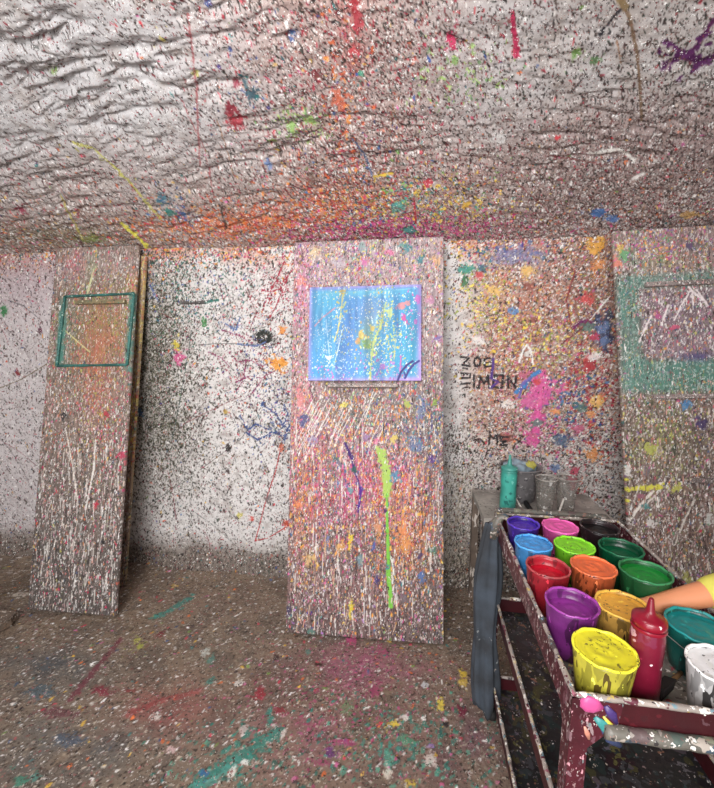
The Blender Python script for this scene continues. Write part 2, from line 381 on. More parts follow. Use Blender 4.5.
for pts in ([(284,262),(276,280),(268,296),(262,312)], [(292,270),(280,285),(284,300)], [(270,276),(281,283),(290,292)], [(262,290),(272,292),(282,288)], [(288,276),(278,302),(270,318)]):
    ws(pts, (.014, .006), (160, 44, 64), drops=10, spread=.03, rag=.8)
for pts in ([(228,352),(238,362),(250,360),(262,366),(274,362)], [(236,382),(250,376),(262,378),(276,370)], [(222,330),(240,336),(252,344)], [(208,352),(222,358),(230,368)], [(246,360),(244,378),(236,392)], [(262,380),(250,396),(240,402)]):
    ws(pts, (.012, .005), (134, 52, 92), drops=9, spread=.03, rag=.8)
for pts in ([(240,416),(248,430),(256,424),(270,430),(282,422)], [(270,436),(282,428),(288,414),(284,404)], [(246,432),(258,440),(272,432),(284,436)], [(262,404),(276,414),(286,430)], [(284,440),(290,424)]):
    ws(pts, (.018, .008), (66, 84, 134), drops=10, spread=.03, rag=.8)
for pts in ([(226,324),(236,330),(240,318)], [(238,344),(256,346),(266,342)], [(150,285),(158,300)]):
    ws(pts, (.016, .008), (92, 112, 158), drops=8, rag=.8)
ws([(281,447),(276,470),(266,500),(257,535),(255,541),(268,538),(286,527)], .007, (176,54,58), rag=.5, drops=6, spread=.02)
ws([(250,330),(256,312),(246,290)], .006, (120,60,60), rag=.6); ws([(196,380),(226,330),(246,300)], .004, (120,110,100), rag=.6)
ws([(200,470),(240,440),(262,410)], .004, (96,90,86), rag=.6); ws([(192,330),(180,400),(172,440)], .005, (60,80,76), rag=.6)
for x, y, r, c in ((228,447,4,(40,34,34)), (218,520,2,(60,70,60)), (282,449,4,(196,96,70)), (252,518,3,(210,80,70)), (286,524,4,(206,80,60)), (240,515,3,(200,190,90)), (228,470,2,(60,50,50)), (204,322,4,(60,130,70)), (226,412,3,(180,150,70)), (4,310,5,(52,120,70)), (140,412,4,(40,80,120)), (18,372,3,(120,30,40)), (40,330,3,(90,40,60)), (268,500,5,(120,110,110))):
    W.blotch(*wr(x, y, r, r*1.3), c, f=80)
ws([(0,388),(20,380),(44,366),(60,356)], .006, (110,96,70), rag=.6); ws([(8,300),(24,306),(38,318)], .006, (90,90,90), rag=.5)
# marks right of the middle board
W.blotch(*wr(541,388,10,14), (222,92,160), edge=.35); W.blotch(*wr(529,402,9,7), (214,100,160), edge=.4); W.blotch(*wr(537,416,7,8), (216,86,154), edge=.4); W.blotch(*wr(533,436,8,10), (212,84,150), edge=.35); W.blotch(*wr(536,424,3,20), (218,90,156), edge=.4)
ws([(516,392),(524,386),(532,376),(540,371)], .022, (74,130,190), rag=.6, drops=8); ws([(519,397),(522,384),(530,378)], .016, (110,100,170), rag=.6)
ws([(519,362),(523,350),(527,345),(531,351),(533,364)], .012, (238,236,232), rag=.3); W.blotch(*wr(527,353,3,3), (232,230,226))
ws([(573,328),(582,321),(590,322),(596,330)], .016, (110,40,90), rag=.6, drops=6); W.blotch(*wr(604,331,7,17), (58,64,92), edge=.35); W.blotch(*wr(513,311,7,4), (90,140,200)); W.blotch(*wr(595,246,9,7), (226,166,70)); W.blotch(*wr(594,338,4,4), (196,60,90))
W.blotch(*wr(588,364,8,10), (176,60,66)); W.blotch(*wr(600,400,6,6), (190,80,70)); W.blotch(*wr(560,440,10,6), (86,104,130)); W.blotch(*wr(572,478,6,12), (176,60,84), edge=.5)
W.blotch(*wr(466,270,7,5), (60,140,126)); W.blotch(*wr(464,281,3,4), (60,110,80)); W.blotch(*wr(515,255,22,9), (126,128,170), a=.7); W.blotch(*wr(482,270,6,4), (60,100,120))
ws([(596,312),(580,330),(560,345)], .008, (120,50,60), rag=.8, drops=5); ws([(610,296),(590,320)], .008, (226,222,216), rag=.6); ws([(576,268),(566,300),(572,330)], .008, (130,60,60), rag=.9)
for k in range(26):
    x, y = W.rng.uniform(468, 606), W.rng.uniform(262, 470); r = W.rng.uniform(2.5, 6)
    W.blotch(*wr(x, y, r*1.3, r), [(226,150,90),(206,80,80),(232,190,110),(110,130,170),(236,230,226),(190,100,130),(140,80,70),(90,120,110)][k % 8], f=70)
ink = (36, 32, 36); V = (84, 56, 132)
def ink_l(*pts, w=.011, col=ink): ws(list(pts), w*1.12, col, rag=.15, a=1.0, h=.0004)
# ZOE / SIMON scrawled on the sheet
ink_l((461,357), (469,358), (462,365), (470,366)); ink_l((463,368), (468,369), w=.008)
ink_l((477,357), (474,361), (475,366), (479,366), (481,360), (477,357)); ink_l((490,358), (484,359), (485,367), (491,366)); ink_l((484,363), (490,362), w=.009)
ink_l((493,359), (493,366), (491,378), col=V, w=.014)
ink_l((461,373), (469,374)); ink_l((462,378), (468,378)); ink_l((461,384), (470,383)); ink_l((463,388), (468,387), w=.008); ink_l((470,374), (470,378), w=.008)
ink_l((474,375), (474,387)); ink_l((479,388), (480,376), (484,384), (488,375), (489,388))
ink_l((494,375), (503,375), (502,388), (493,387), (494,375)); ink_l((491,378), (498,382), (490,388), col=V, w=.012)
ink_l((508,388), (508,376), (515,388), (516,376))
ink_l((474,440), (480,439), (484,443)); ink_l((489,444), (490,435), (494,439), (497,435), (497,444)); ink_l((508,437), (500,437), (501,441), (506,441), (500,445), (507,445)); ink_l((515,439), (520,442), w=.008); ink_l((496,400), (502,402), w=.009)
wob = fbm(W.X*6, W.Y*3, np.random.default_rng(5), 4)-.5
wob2 = fbm(W.X*45, W.Y*45, np.random.default_rng(6), 3)-.5
W.h += .012*wob+.011*wob2+.05*np.clip((.14+.08*(W.noise(4)-.5)-W.Y)/.14, 0, 1)**2
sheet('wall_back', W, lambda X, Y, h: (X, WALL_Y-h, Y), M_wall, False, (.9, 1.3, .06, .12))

# ------------------------------------------------------------------ ceiling (a crinkled sheet)
K = Paint(-2.9, 2.1, 0.0, 1.30, .005, (196, 194, 194), 23)      # x across the room, y up along the slope
_cs, _sn = math.cos(SLOPE), math.sin(SLOPE)
def cp(x, y):
    d = ray(x, y); t = (CEIL_Z-CAM_H+math.tan(SLOPE)*WALL_Y)/(d[2]+math.tan(SLOPE)*d[1]); p = _O+t*d
    return (p[0], (WALL_Y-p[1])/_cs)
def cl(*pts): return [cp(*p) for p in pts]
def cr(x, y, rx, ry):
    p = cp(x, y); a = cp(x+rx, y); b = cp(x, y-ry); return p[0], p[1], abs(a[0]-p[0]), max(abs(b[1]-p[1]), .008)
S_ = K.Y
near_wall = np.clip((cp(357, 110)[1]-S_)/(cp(357, 110)[1]-.03), 0, 1)
mid = np.exp(-((K.X-cp(350, 100)[0])/.42)**2)
rside = 1/(1+np.exp(-(K.X-cp(520, 150)[0])/.10))*np.clip((cp(600, 90)[1]-S_)/.2, 0, 1)
K.tint((170, 166, 168), K.noise(4), .6); K.tint((150, 140, 134), np.clip(K.noise(20)-.5, 0, 1)*5, .4)
K.tint((160, 122, 112), mid*(.4+.7*K.noise(6)), .7); K.tint((168, 154, 146), np.clip((K.X-.2)/.4, 0, 1)*K.noise(7), .6)
K.tint((150, 122, 110), near_wall*(.4+.8*K.noise(6)), .85)
K.tint((144, 122, 120), rside, .75)
K.tint((206, 116, 84), K.ell(*cr(230, 226, 70, 13))*(K.noise(11) > .42), .8)
K.tint((190, 112, 128), K.ell(*cr(400, 230, 90, 14))*(K.noise(11) > .44), .7)
K.tint((204, 118, 90), K.ell(*cr(330, 205, 60, 20))*(K.noise(11) > .46), .6)
K.tint((176, 120, 110), K.ell(*cr(440, 190, 60, 24))*(K.noise(11) > .46), .4)
K.tint((160, 156, 120), K.ell(*cr(300, 125, 26, 18))*(K.noise(11) > .45), .35)
K.tint((116, 108, 84), K.ell(*cr(50, 238, 70, 12)), .7)
K.tint((180, 96, 90), np.exp(-((K.X-cp(352, 40)[0])/.05)**2)*(S_ > cp(352, 80)[1]), .5)
dn = .35+.7*K.noise(5)+1.5*mid+1.0*near_wall+1.3*np.clip((K.X-.2), 0, 1)
K.flecks(27000, DARK, (.003, .012), (1.6, 5), (125, 30), dn, (.75, 1)); K.flecks(24000, DARK+[(150,140,136,6)], (.003, .008), (1.4, 4), (120, 60), dn, (.6, 1))
K.flecks(7500, REDS+[(120, 60, 60, 4)], (.003, .012), (1.4, 4), (110, 60), mid+.35*near_wall+.05, (.7, 1))
K.flecks(11000, WHITES+[(206,190,180,2)], (.003, .010), (1.2, 3), (120, 60), mid+near_wall+.5*rside, (.8, 1))
K.flecks(6000, CONF+WARM, (.004, .014), (1, 3), (0, 90), near_wall**1.5+.28*mid, (.75, 1))
K.flecks(1500, [(206,100,60,3), (222,140,70,2), (196,70,90,1)], (.005, .018), (1, 3), (0, 90), K.ell(*cr(230, 226, 80, 14))+.6*K.ell(*cr(330, 208, 60, 20))+.25*K.ell(*cr(345, 120, 16, 80)), (.8, 1))
K.flecks(900, [(200,80,140,2), (180,60,110,1)], (.005, .018), (1, 3), (0, 90), K.ell(*cr(400, 231, 90, 12)), (.8, 1))
K.flecks(420, BLUES+[(40,120,120,3)], (.005, .016), (1, 3), (0, 90), K.ell(*cr(172, 212, 14, 16))+K.ell(*cr(250, 96, 14, 12))+.3*K.ell(*cr(390, 215, 60, 20))+.05*mid, (.8, 1))
K.flecks(260, [(150,180,110,2), (170,196,120,1), (110,150,100,1)], (.005, .014), (1, 3), (0, 90), K.ell(*cr(300, 125, 22, 16))+.3*K.ell(*cr(460, 80, 40, 30)), (.8, 1))
K.flecks(600, [(224,190,80,2), (236,210,110,1), (120,180,90,1), (80,170,160,1)], (.005, .015), (1, 3), (0, 90), K.ell(*cr(430, 205, 70, 22)), (.8, 1))
K.flecks(5500, [(120,106,104,3), (90,76,74,3), (208,202,198,3), (160,140,132,3)], (.004, .013), (1.5, 4), (60, 30), rside, (.7, 1))
def cs(pts, w, col, **k): K.stroke(cl(*pts), w, col, **k)
for (x, y, rx, ry, c) in ((236,124,11,10,(158,44,56)), (232,112,7,8,(130,36,48)), (236,87,4,6,(140,40,60)), (252,96,9,8,(58,84,96)), (246,90,4,10,(70,100,110)), (316,76,5,7,(120,50,56)), (207,8,4,6,(74,90,150)), (162,43,4,5,(206,190,90)), (52,76,4,3,(110,140,70)), (230,52,3,4,(60,80,140)), (292,36,4,4,(70,100,160)), (340,100,7,12,(206,110,84)), (355,8,6,14,(160,40,50)), (354,52,6,6,(190,70,76)), (358,24,5,12,(170,60,70)),
                          (452,44,5,10,(196,40,86)), (449,38,4,6,(180,40,80)), (516,56,4,5,(190,60,80)), (455,62,4,5,(120,160,90)), (576,55,5,6,(112,150,80)), (594,62,5,5,(80,110,70)), (602,36,4,4,(30,30,34)), (414,60,3,3,(200,80,70)), (361,74,4,4,(70,150,120)), (598,215,10,5,(64,112,176)), (612,220,6,4,(80,120,180)), (410,232,9,4,(60,140,130)), (398,208,7,8,(90,160,150)), (466,206,5,4,(226,180,70)), (480,204,4,4,(230,190,80)), (428,186,4,6,(200,60,80)), (690,215,10,4,(190,150,90)), (500,138,9,6,(224,222,220)), (558,140,4,2,(200,50,60)), (20,212,6,4,(150,60,80)), (195,76,4,5,(190,190,110)), (162,200,6,7,(60,110,130)), (182,216,5,8,(70,110,170)), (170,214,5,5,(60,130,120)), (90,240,14,5,(120,130,70)), (272,142,5,4,(130,160,80)), (310,124,6,5,(160,200,110)), (292,130,5,5,(140,180,100)), (312,180,5,9,(120,100,90)), (268,168,4,5,(100,130,180))):
    K.blotch(*cr(x, y, rx, ry), c, f=60)
cs([(74,146),(92,150),(110,166),(128,182),(150,208),(160,220)], .016, (186,184,96), rag=.9, a=.8, drops=18, spread=.02)
cs([(122,226),(134,236),(148,250)], .026, (214,206,84), rag=.5, drops=8, spread=.02); cs([(60,200),(82,240)], .012, (170,160,90), rag=.8)
cs([(714,22),(704,36),(694,50),(686,58)], (.02, .012), (84,34,76), rag=.5); cs([(714,62),(700,66),(688,56),(676,60),(666,68)], .03, (84,36,84), rag=.7, drops=14, spread=.04); cs([(684,58),(672,46),(664,44)], .012, (90,40,90), rag=.7)
cs([(618,0),(630,20),(637,55),(640,85),(642,125)], .010, (120,98,80), rag=.4); cs([(620,0),(626,10)], .022, (130,110,80), rag=.4)
cs([(672,60),(664,80),(652,110),(646,124)], .008, (150,132,130), rag=.5)
cs([(512,14),(515,40),(517,58)], (.012, .02), (176,50,84), rag=.7); cs([(590,156),(620,152),(634,164)], .016, (226,222,216), rag=.7); cs([(634,180),(642,176)], .022, (232,226,222), rag=.5)
cs([(600,36),(620,12)], .010, (44,40,46), rag=.7, drops=8); cs([(586,76),(570,96)], .008, (80,70,70), rag=.7)
cs([(352,140),(366,160),(372,178)], .010, (92,104,130), rag=.6); cs([(374,178),(392,176)], .012, (214,180,70), rag=.5); cs([(414,200),(416,226)], .010, (176,50,60), rag=.6)
cs([(188,20),(196,90),(200,170)], .008, (150,70,74), rag=.9, a=.7); cs([(180,100),(204,150),(214,200)], .006, (150,64,70), rag=1.3, a=.7, drops=18, spread=.03)
cs([(222,204),(222,216),(226,230)], .012, (60,44,40), rag=1.2, drops=20, a=.8)
for k in range(40):
    x, y = K.rng.uniform(-2.4, 1.3), K.rng.uniform(.05, 1.0); a = K.rng.normal(-1.0, .5); L = K.rng.uniform(.08, .35)
    K.stroke([(x+L*t*math.cos(a), y+L*t*math.sin(a)) for t in np.linspace(0, 1, 6)], (.005, .003), [(80,60,60), (60,50,48), (140,60,66), (150,110,80)][k % 4], .75, .9)
g = np.random.default_rng(3)
warp = fbm(K.X*1.8, K.Y*4, g, 3)
yy = K.Y-.11*np.clip(-K.X-.1, 0, 3)*-1+.14*np.clip(K.X-.1, 0, 2)+.09*warp
r1 = 1-np.abs(2*fbm(K.X*3.4+8, yy*14, g, 3)-1)
r2 = 1-np.abs(2*fbm(K.X*7.0+8, yy*32, g, 3)-1)
brk = np.clip(2.4*fbm(K.X*2.6, K.Y*7, g, 3)-.6, .1, 1.15)
far = np.clip((S_-.05)/.5, 0, 1)
wr_a = (1-.35*mid)*(1+.5/(1+np.exp((K.X+.5)/.2)))*(.62+.38/(1+np.exp((K.X-.1)/.15)))*(.25+.75*far)
K.h += wr_a*brk*(.026*(r1**4)+.014*r2**3)+.012*(fbm(K.X*45, K.Y*45, g, 3)-.5)
def ceil3(X, Y, h):
    top = np.clip(Y-1.24, 0, None); s_ = np.minimum(Y, 1.24); return X, WALL_Y-s_*_cs-top-h*_sn*-1*.6, CEIL_Z+s_*_sn+h*_cs+.004
sheet('ceiling', K, ceil3, M_ceil, True, (.9, 1.1, .12, 3.2))

# ------------------------------------------------------------------ floor
Fp = Paint(-2.5, 1.3, .80, 2.40, .005, (124, 110, 96), 31)
def fp(x, y): p = at_z(x, y, 0); return (p[0], p[1])
def fl(*pts): return [fp(*p) for p in pts]
def fr(x, y, rx, ry):
    p = fp(x, y); a = fp(x+rx, y); b = fp(x, y+ry); return p[0], p[1], abs(a[0]-p[0]), abs(b[1]-p[1])
Fp.tint((136, 116, 98), Fp.noise(5), .7); Fp.tint((90, 80, 74), Fp.noise(9) > .56, .45)
Fp.tint((172, 90, 128), Fp.ell(*fr(365, 668, 60, 26))*np.clip(Fp.noise(9)*2-.55, 0, 1), .85)
Fp.tint((164, 78, 116), Fp.ell(*fr(330, 740, 90, 40))*np.clip(Fp.noise(9)*2-.75, 0, 1), .7)
Fp.tint((150, 86, 84), Fp.ell(*fr(165, 705, 50, 30))*np.clip(Fp.noise(9)*2-.4, 0, 1), .75)
Fp.tint((78, 84, 90), Fp.ell(*fr(50, 670, 60, 26))*np.clip(Fp.noise(7)*2-.3, 0, 1), .85)
Fp.tint((82, 90, 96), Fp.ell(*fr(60, 750, 80, 40))*np.clip(Fp.noise(7)*2-.5, 0, 1), .8)
Fp.tint((128, 84, 78), Fp.ell(*fr(270, 695, 40, 30))*np.clip(Fp.noise(9)*2-.5, 0, 1), .6)
Fp.tint((96, 80, 60), Fp.ell(*fr(10, 590, 30, 20)), .6)
Fp.tint((140, 116, 100), Fp.ell(*fr(230, 600, 70, 24)), .45)
Fp.tint((126, 84, 104), Fp.ell(*fr(470, 740, 40, 40))*np.clip(Fp.noise(9)*2-.5, 0, 1), .6)
Fp.flecks(26000, [(60,52,46,4), (84,72,62,4), (150,138,122,4), (186,176,162,2), (120,84,78,2), (96,98,92,2)], (.004, .013), (1, 2.6), (40, 60), None, (.6, 1), h=.0015)
Fp.flecks(2800, WHITES, (.003, .013), (1, 3), (40, 40), Fp.noise(3), (.8, 1), h=.002)
Fp.flecks(2600, CONF, (.005, .018), (1, 2.5), (0, 90), Fp.noise(4), (.7, 1), h=.002)
Fp.flecks(900, [(180,84,124,2), (150,66,98,2), (190,120,144,1)], (.004, .014), (1, 2.5), (60, 50), Fp.ell(*fr(350, 700, 80, 60)), (.7, 1), h=.002)
Fp.flecks(700, [(60,130,118,2), (90,150,130,1), (70,110,100,1)], (.006, .02), (1, 2.5), (60, 40), Fp.ell(*fr(400, 740, 70, 50))+Fp.ell(*fr(240, 760, 60, 40)), (.7, 1), h=.002)
def fs(pts, w, col, **k): Fp.stroke(fl(*pts), w, col, **k)
fs([(156,616),(166,612),(176,606),(186,600)], .045, (72,132,122), rag=.7, a=.85, drops=6)
fs([(196,784),(220,768),(245,752),(262,742),(278,730)], (.05, .04), (64,130,118), rag=.9, a=.85, drops=12, spread=.04)
fs([(196,786),(216,778),(238,760)], .03, (80,150,140), rag=1, a=.7)
for (x, y, rx, ry, c) in ((268,737,5,4,(70,130,120)), (284,732,3,9,(220,214,208)), (244,762,5,3,(226,222,218)), (204,773,6,5,(60,100,150)), (140,646,5,4,(170,176,80)), (138,640,4,4,(180,180,90)), (160,634,6,5,(120,50,56)), (20,780,8,6,(70,130,110)), (36,776,8,5,(80,130,120)), (156,716,6,4,(220,216,210)), (171,749,6,5,(210,180,180)), (130,690,7,3,(130,60,60)), (93,702,3,3,(210,206,200)), (205,652,4,6,(190,196,190)), (212,658,4,7,(90,130,120)), (210,680,4,6,(80,130,120)), (258,694,8,7,(150,50,60)), (280,710,7,4,(140,50,60)), (350,640,8,4,(196,80,130)), (380,650,12,5,(170,84,118)), (374,690,6,10,(160,74,108)), (345,742,14,4,(160,72,112)), (322,762,8,4,(150,66,102)), (330,752,8,6,(110,60,120)), (394,723,5,3,(226,200,70)), (408,740,9,6,(90,150,120)), (388,756,6,9,(90,160,140)), (348,708,7,8,(110,140,100)), (440,702,4,8,(226,206,80)), (462,711,4,7,(110,30,56)), (445,724,3,3,(40,36,40)), (404,717,6,3,(230,226,222)), (424,684,6,4,(206,214,220)), (430,758,6,10,(214,204,196)), (388,772,5,6,(222,214,200)), (463,674,4,5,(226,196,70)), (464,682,5,5,(210,180,90)), (410,782,6,4,(214,190,80)), (430,746,6,4,(150,120,190)), (276,656,3,3,(60,40,40)), (318,664,4,3,(70,44,40)), (308,652,3,3,(90,130,120)), (238,682,5,3,(226,222,216)), (244,728,4,8,(200,180,176)), (232,772,4,8,(220,216,210)), (176,585,4,2,(220,180,90)), (20,594,9,4,(190,182,170)), (40,690,20,8,(80,96,104)), (70,738,20,8,(80,90,104)), (100,690,16,5,(130,52,66)), (60,712,24,6,(110,70,76))):
    Fp.blotch(*fr(x, y, rx, ry), c, f=60)
fs([(120,640),(96,668),(70,700)], .03, (110,52,66), rag=1, a=.7); fs([(200,690),(160,700),(130,712)], .03, (150,70,70), rag=1, a=.6)
Fp.h += .045*np.clip((Fp.Y-2.14+.10*(Fp.noise(3)-.5))/.18, 0, 1.2)**2+.006*(fbm(Fp.X*40, Fp.Y*40, g, 3)-.5)+.004*(fbm(Fp.X*5, Fp.Y*5, g, 2)-.5)
sheet('floor', Fp, lambda X, Y, h: (X, Y, h-.004), M_floor, False, (1.3, 1.9, 3.2, .12))
# side walls, out of the photograph's frame
M_side = splat_mat('painted_side_sheet', (196,190,186), [dict(scale=60, dens=.4, size=.45, pal=[(60,48,46), (120,60,66), (90,76,70), (70,90,120)])], .6, .4)
for nm, x in (('wall_left', -3.78), ('wall_right', 3.18)):
    bm = bmesh.new(); box(bm, min(x, x+.04), max(x, x+.04), -2.35, 2.4, -.01, 3.02); o = obj(nm, bm, M_side, smooth=False); o['kind'] = 'structure'

# ------------------------------------------------------------------ leaning boards
def board_frame(loc, lean, tilt):
    e = thing('backing_board', '', 'board', loc, (0, 0, 0))
    e.rotation_mode = 'YXZ'; e.rotation_euler = (-lean, tilt, 0)
    from mathutils import Euler
    m = Matrix.Translation(Vector(loc)) @ Euler((-lean, tilt, 0), 'YXZ').to_matrix().to_4x4()
    inv = np.array(m.inverted())
    def pl(x, y, off=0.0):
        """pixel -> (u, v) on the board's face, or on a plane off metres in front of it"""
        d = inv[:3, :3] @ ray(x, y); o = inv[:3, :3] @ _O + inv[:3, 3]
        t = (-off-o[1])/d[1]; p = o+t*d; return (p[0], p[2])
    return e, pl
def bar_part(name, parent, u0, u1, v0, v1, depth, mat, off=-0.002):
    bm = bmesh.new(); box(bm, u0, u1, -depth, -off-.004, v0, v1)
    return sharp(obj(name, bm, mat, parent, smooth=False))
def surf(pl, P):
    def S(pts, w, col, **k): P.stroke([pl(*p) for p in pts], w, col, **k)
    def B(x, y, rx, ry, col, **k):
        p = pl(x, y); a = pl(x+rx, y); b = pl(x, y+ry); P.blotch(p[0], p[1], max(abs(a[0]-p[0]), .004), max(abs(b[1]-p[1]), .004), col, **k)
    def E_(x, y, rx, ry):
        p = pl(x, y); a = pl(x+rx, y); b = pl(x, y+ry); return P.ell(p[0], p[1], abs(a[0]-p[0]), abs(b[1]-p[1]))
    return S, B, E_
VERT = (90, 14)
def crust(P, lowness=1.0):
    """hanging runs of dried paint, thicker towards the foot of the board"""
    low = np.clip(1-P.Y/1.5, .1, 1)
    n = fbm(P.X*90, P.Y*9, P.rng, 3)
    P.h += .012*(.35+.65*low)*np.clip(n-.35, 0, 1)*lowness+.0015*(fbm(P.X*60, P.Y*60, P.rng, 2))
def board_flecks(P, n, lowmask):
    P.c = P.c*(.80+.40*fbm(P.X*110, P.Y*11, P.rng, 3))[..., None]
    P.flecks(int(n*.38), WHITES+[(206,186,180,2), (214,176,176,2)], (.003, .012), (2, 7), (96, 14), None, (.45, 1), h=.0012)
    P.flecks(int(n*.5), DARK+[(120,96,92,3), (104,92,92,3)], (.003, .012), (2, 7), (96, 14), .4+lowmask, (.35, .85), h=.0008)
    P.flecks(int(n*.22), CONF, (.004, .013), (1.2, 4), (90, 30), 1.2-lowmask, (.4, .9), h=.0012)

# middle board with the blue canvas
b_mid, pm = board_frame((-.190, 1.806, .010), math.radians(11.25), math.radians(-.7))
b_mid['label'] = 'paint-crusted backing board leaning in the middle, with the blue canvas on it'; b_mid['group'] = 'leaning backing boards'
P = Paint(-.397, .397, 0, 2.045, .004, (140, 121, 119), 41)
S, B, E_ = surf(pm, P)
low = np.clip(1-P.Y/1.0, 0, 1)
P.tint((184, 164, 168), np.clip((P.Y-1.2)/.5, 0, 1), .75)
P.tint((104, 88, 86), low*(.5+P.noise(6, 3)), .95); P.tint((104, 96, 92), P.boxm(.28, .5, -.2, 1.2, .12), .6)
P.tint((196, 110, 136), E_(345, 490, 60, 46)*np.clip(P.noise(9, 5)*2.2-.6, 0, 1), .9); P.tint((206, 130, 90), E_(400, 530, 34, 60)*np.clip(P.noise(10, 4)*2.2-.7, 0, 1), .9)
P.tint((206, 140, 100), E_(300, 500, 18, 60)*np.clip(P.noise(10, 4)*2.2-.7, 0, 1), .8); P.tint((196, 96, 136), E_(385, 480, 50, 24)*np.clip(P.noise(9, 6)*2.2-.7, 0, 1), .8)
P.tint((170, 120, 120), E_(350, 590, 60, 40), .45); P.tint((220, 150, 150), E_(300, 420, 14, 50), .7); P.tint((216, 120, 170), E_(302, 285, 9, 40), .5)
P.tint((120, 116, 112), E_(370, 410, 50, 14), .55)
board_flecks(P, 26000, low)
P.flecks(2300, [(186,66,114,3), (210,100,150,3), (190,60,80,2), (222,130,170,2)], (.004, .013), (1.5, 5), (92, 16), E_(350, 490, 60, 46)+.3*E_(305, 400, 16, 90)+.15*E_(370, 262, 70, 20)+.06, (.75, 1))
P.flecks(2100, [(214,126,76,3), (230,160,70,3), (236,190,90,2), (206,100,70,2)], (.004, .014), (1.5, 5), (92, 16), E_(398, 520, 36, 60)+.6*E_(302, 500, 20, 60)+.5*E_(350, 430, 60, 30)+.04, (.75, 1))
P.flecks(800, BLUES+[(80,150,160,3)], (.004, .014), (1.5, 4), (92, 20), E_(420, 430, 30, 40)+.4*E_(350, 470, 60, 40)+.08, (.75, 1))
P.flecks(900, [(90,150,150,1), (170,120,190,2), (150,190,130,1), (230,210,110,2)], (.004, .014), (1, 3), (0, 90), E_(370, 260, 70, 22)+.1, (.75, 1))
for k in range(150):
    x = P.rng.uniform(-.38, .38); y = P.rng.uniform(.05, 1.15); L = P.rng.uniform(.03, .14)
    P.stroke([(x, y), (x+P.rng.normal(0, .006), y-L)], (.006, .003), [(236,232,228), (226,214,206), (70,56,56), (214,180,150), (200,190,186)][k % 5], .9, .6)
for k in range(36):
    x, y = P.rng.uniform(-.3, .1), P.rng.uniform(1.0, 1.24); L = P.rng.uniform(.05, .2); a = 1.15+P.rng.normal(0, .12)
    P.stroke([(x, y), (x-L*math.cos(a), y-L*math.sin(a))], (.005, .003), (234, 230, 226), .85, .5)
S([(345,443),(349,452),(352,458)], (.014, .022), (70,44,110), rag=.4); S([(352,458),(354,470),(358,480),(361,492)], .009, (70,44,120), rag=.5); S([(361,488),(360,500),(358,512)], (.018, .01), (84,44,140), rag=.4); B(353, 470, 3, 4, (44,90,84))
S([(377,448),(382,456),(385,466),(387,480),(386,494)], (.02, .04), (176,206,104), rag=.5); S([(381,452),(386,470),(388,488)], .044, (170,200,100), rag=.8); S([(387,494),(387,520),(388,545),(389,575)], (.012, .02), (122,196,72), rag=.25); S([(388,570),(390,590),(391,606)], (.022, .024), (126,196,76), rag=.2)
S([(391,556),(393,566),(394,575)], .008, (240,240,230), rag=.3)
for (x, y, rx, ry, c) in ((351,537,3,6,(232,206,64)), (350,545,2,5,(236,200,60)), (351,606,2.5,6,(236,214,64)), (350,614,1.5,6,(220,200,80)), (317,565,2,5,(226,180,90)), (374,547,2.5,4,(70,90,160)), (377,580,2.5,6,(62,52,110)), (421,576,4,7,(84,116,176)), (388,567,2.5,4,(60,130,150)), (395,476,5,8,(84,140,170)), (415,445,8,9,(100,120,160)), (431,460,4,5,(100,70,140)), (420,556,3,4,(80,70,110)), (433,550,4,4,(90,130,110)), (405,545,4,12,(220,150,90)), (401,530,6,8,(222,140,90)), (378,530,4,10,(214,150,110)), (386,510,2.5,2.5,(76,40,100)), (358,540,3,5,(150,110,150)), (299,504,6,6,(220,130,90)), (340,464,3,4,(110,100,120)), (336,459,4,3,(80,110,110)), (350,490,4,4,(90,150,160)), (328,540,2,8,(120,130,170)), (340,546,4,6,(226,170,100)), (310,560,5,8,(216,180,120)), (288,612,3,6,(70,60,90)), (312,632,4,4,(90,130,120)), (360,560,4,6,(110,140,150)), (404,598,4,5,(120,110,120)), (394,440,4,6,(220,200,110)), (376,440,3,3,(230,120,160)), (283,438,4,4,(190,70,60)), (304,420,5,8,(70,80,130))):
    B(x, y, rx, ry, c, f=70)
for (x, y, rx, ry, c) in ((408,250,6,5,(70,140,150)), (420,260,4,5,(60,130,140)), (402,246,8,3,(90,150,150)), (436,262,5,6,(226,180,130)), (320,292,6,6,(220,150,150)), (300,282,7,5,(220,140,130)), (315,252,6,5,(220,200,150)), (365,262,4,5,(210,110,170)), (390,252,5,4,(220,120,160)), (362,246,4,5,(140,170,170)), (340,262,8,6,(190,180,190)), (437,338,4,3,(120,100,170)), (430,300,5,5,(206,140,180)), (344,405,4,3,(226,210,90)), (407,404,5,4,(176,196,90)), (421,411,5,14,(110,130,170)), (421,422,3,3,(210,120,90)), (313,440,5,5,(150,140,180)), (300,400,4,16,(222,140,140)), (435,404,3,5,(140,180,80)), (366,438,4,6,(150,120,170))):
    B(x, y, rx, ry, c, f=70, a=.8)
crust(P)
P.h += .003*np.clip(.03-np.abs(P.Y-.02), 0, 1)/.03*P.noise(40, 20)
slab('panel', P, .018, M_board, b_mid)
M_ledge = splat_mat('crusted_ledge', (150,138,134), [dict(scale=110, dens=.55, size=.5, pal=[(230,226,222), (80,66,64), (200,150,150), (210,190,170), (120,100,98)]), dict(scale=220, dens=.5, size=.5, pal=[(236,232,228), (70,60,58), (160,130,126)])], .6, .6)
l0, l1 = pm(329, 388), pm(398, 388)
bar_part('ledge', b_mid, l0[0], l1[0], l0[1]+.002, l0[1]+.022, .046, M_ledge)

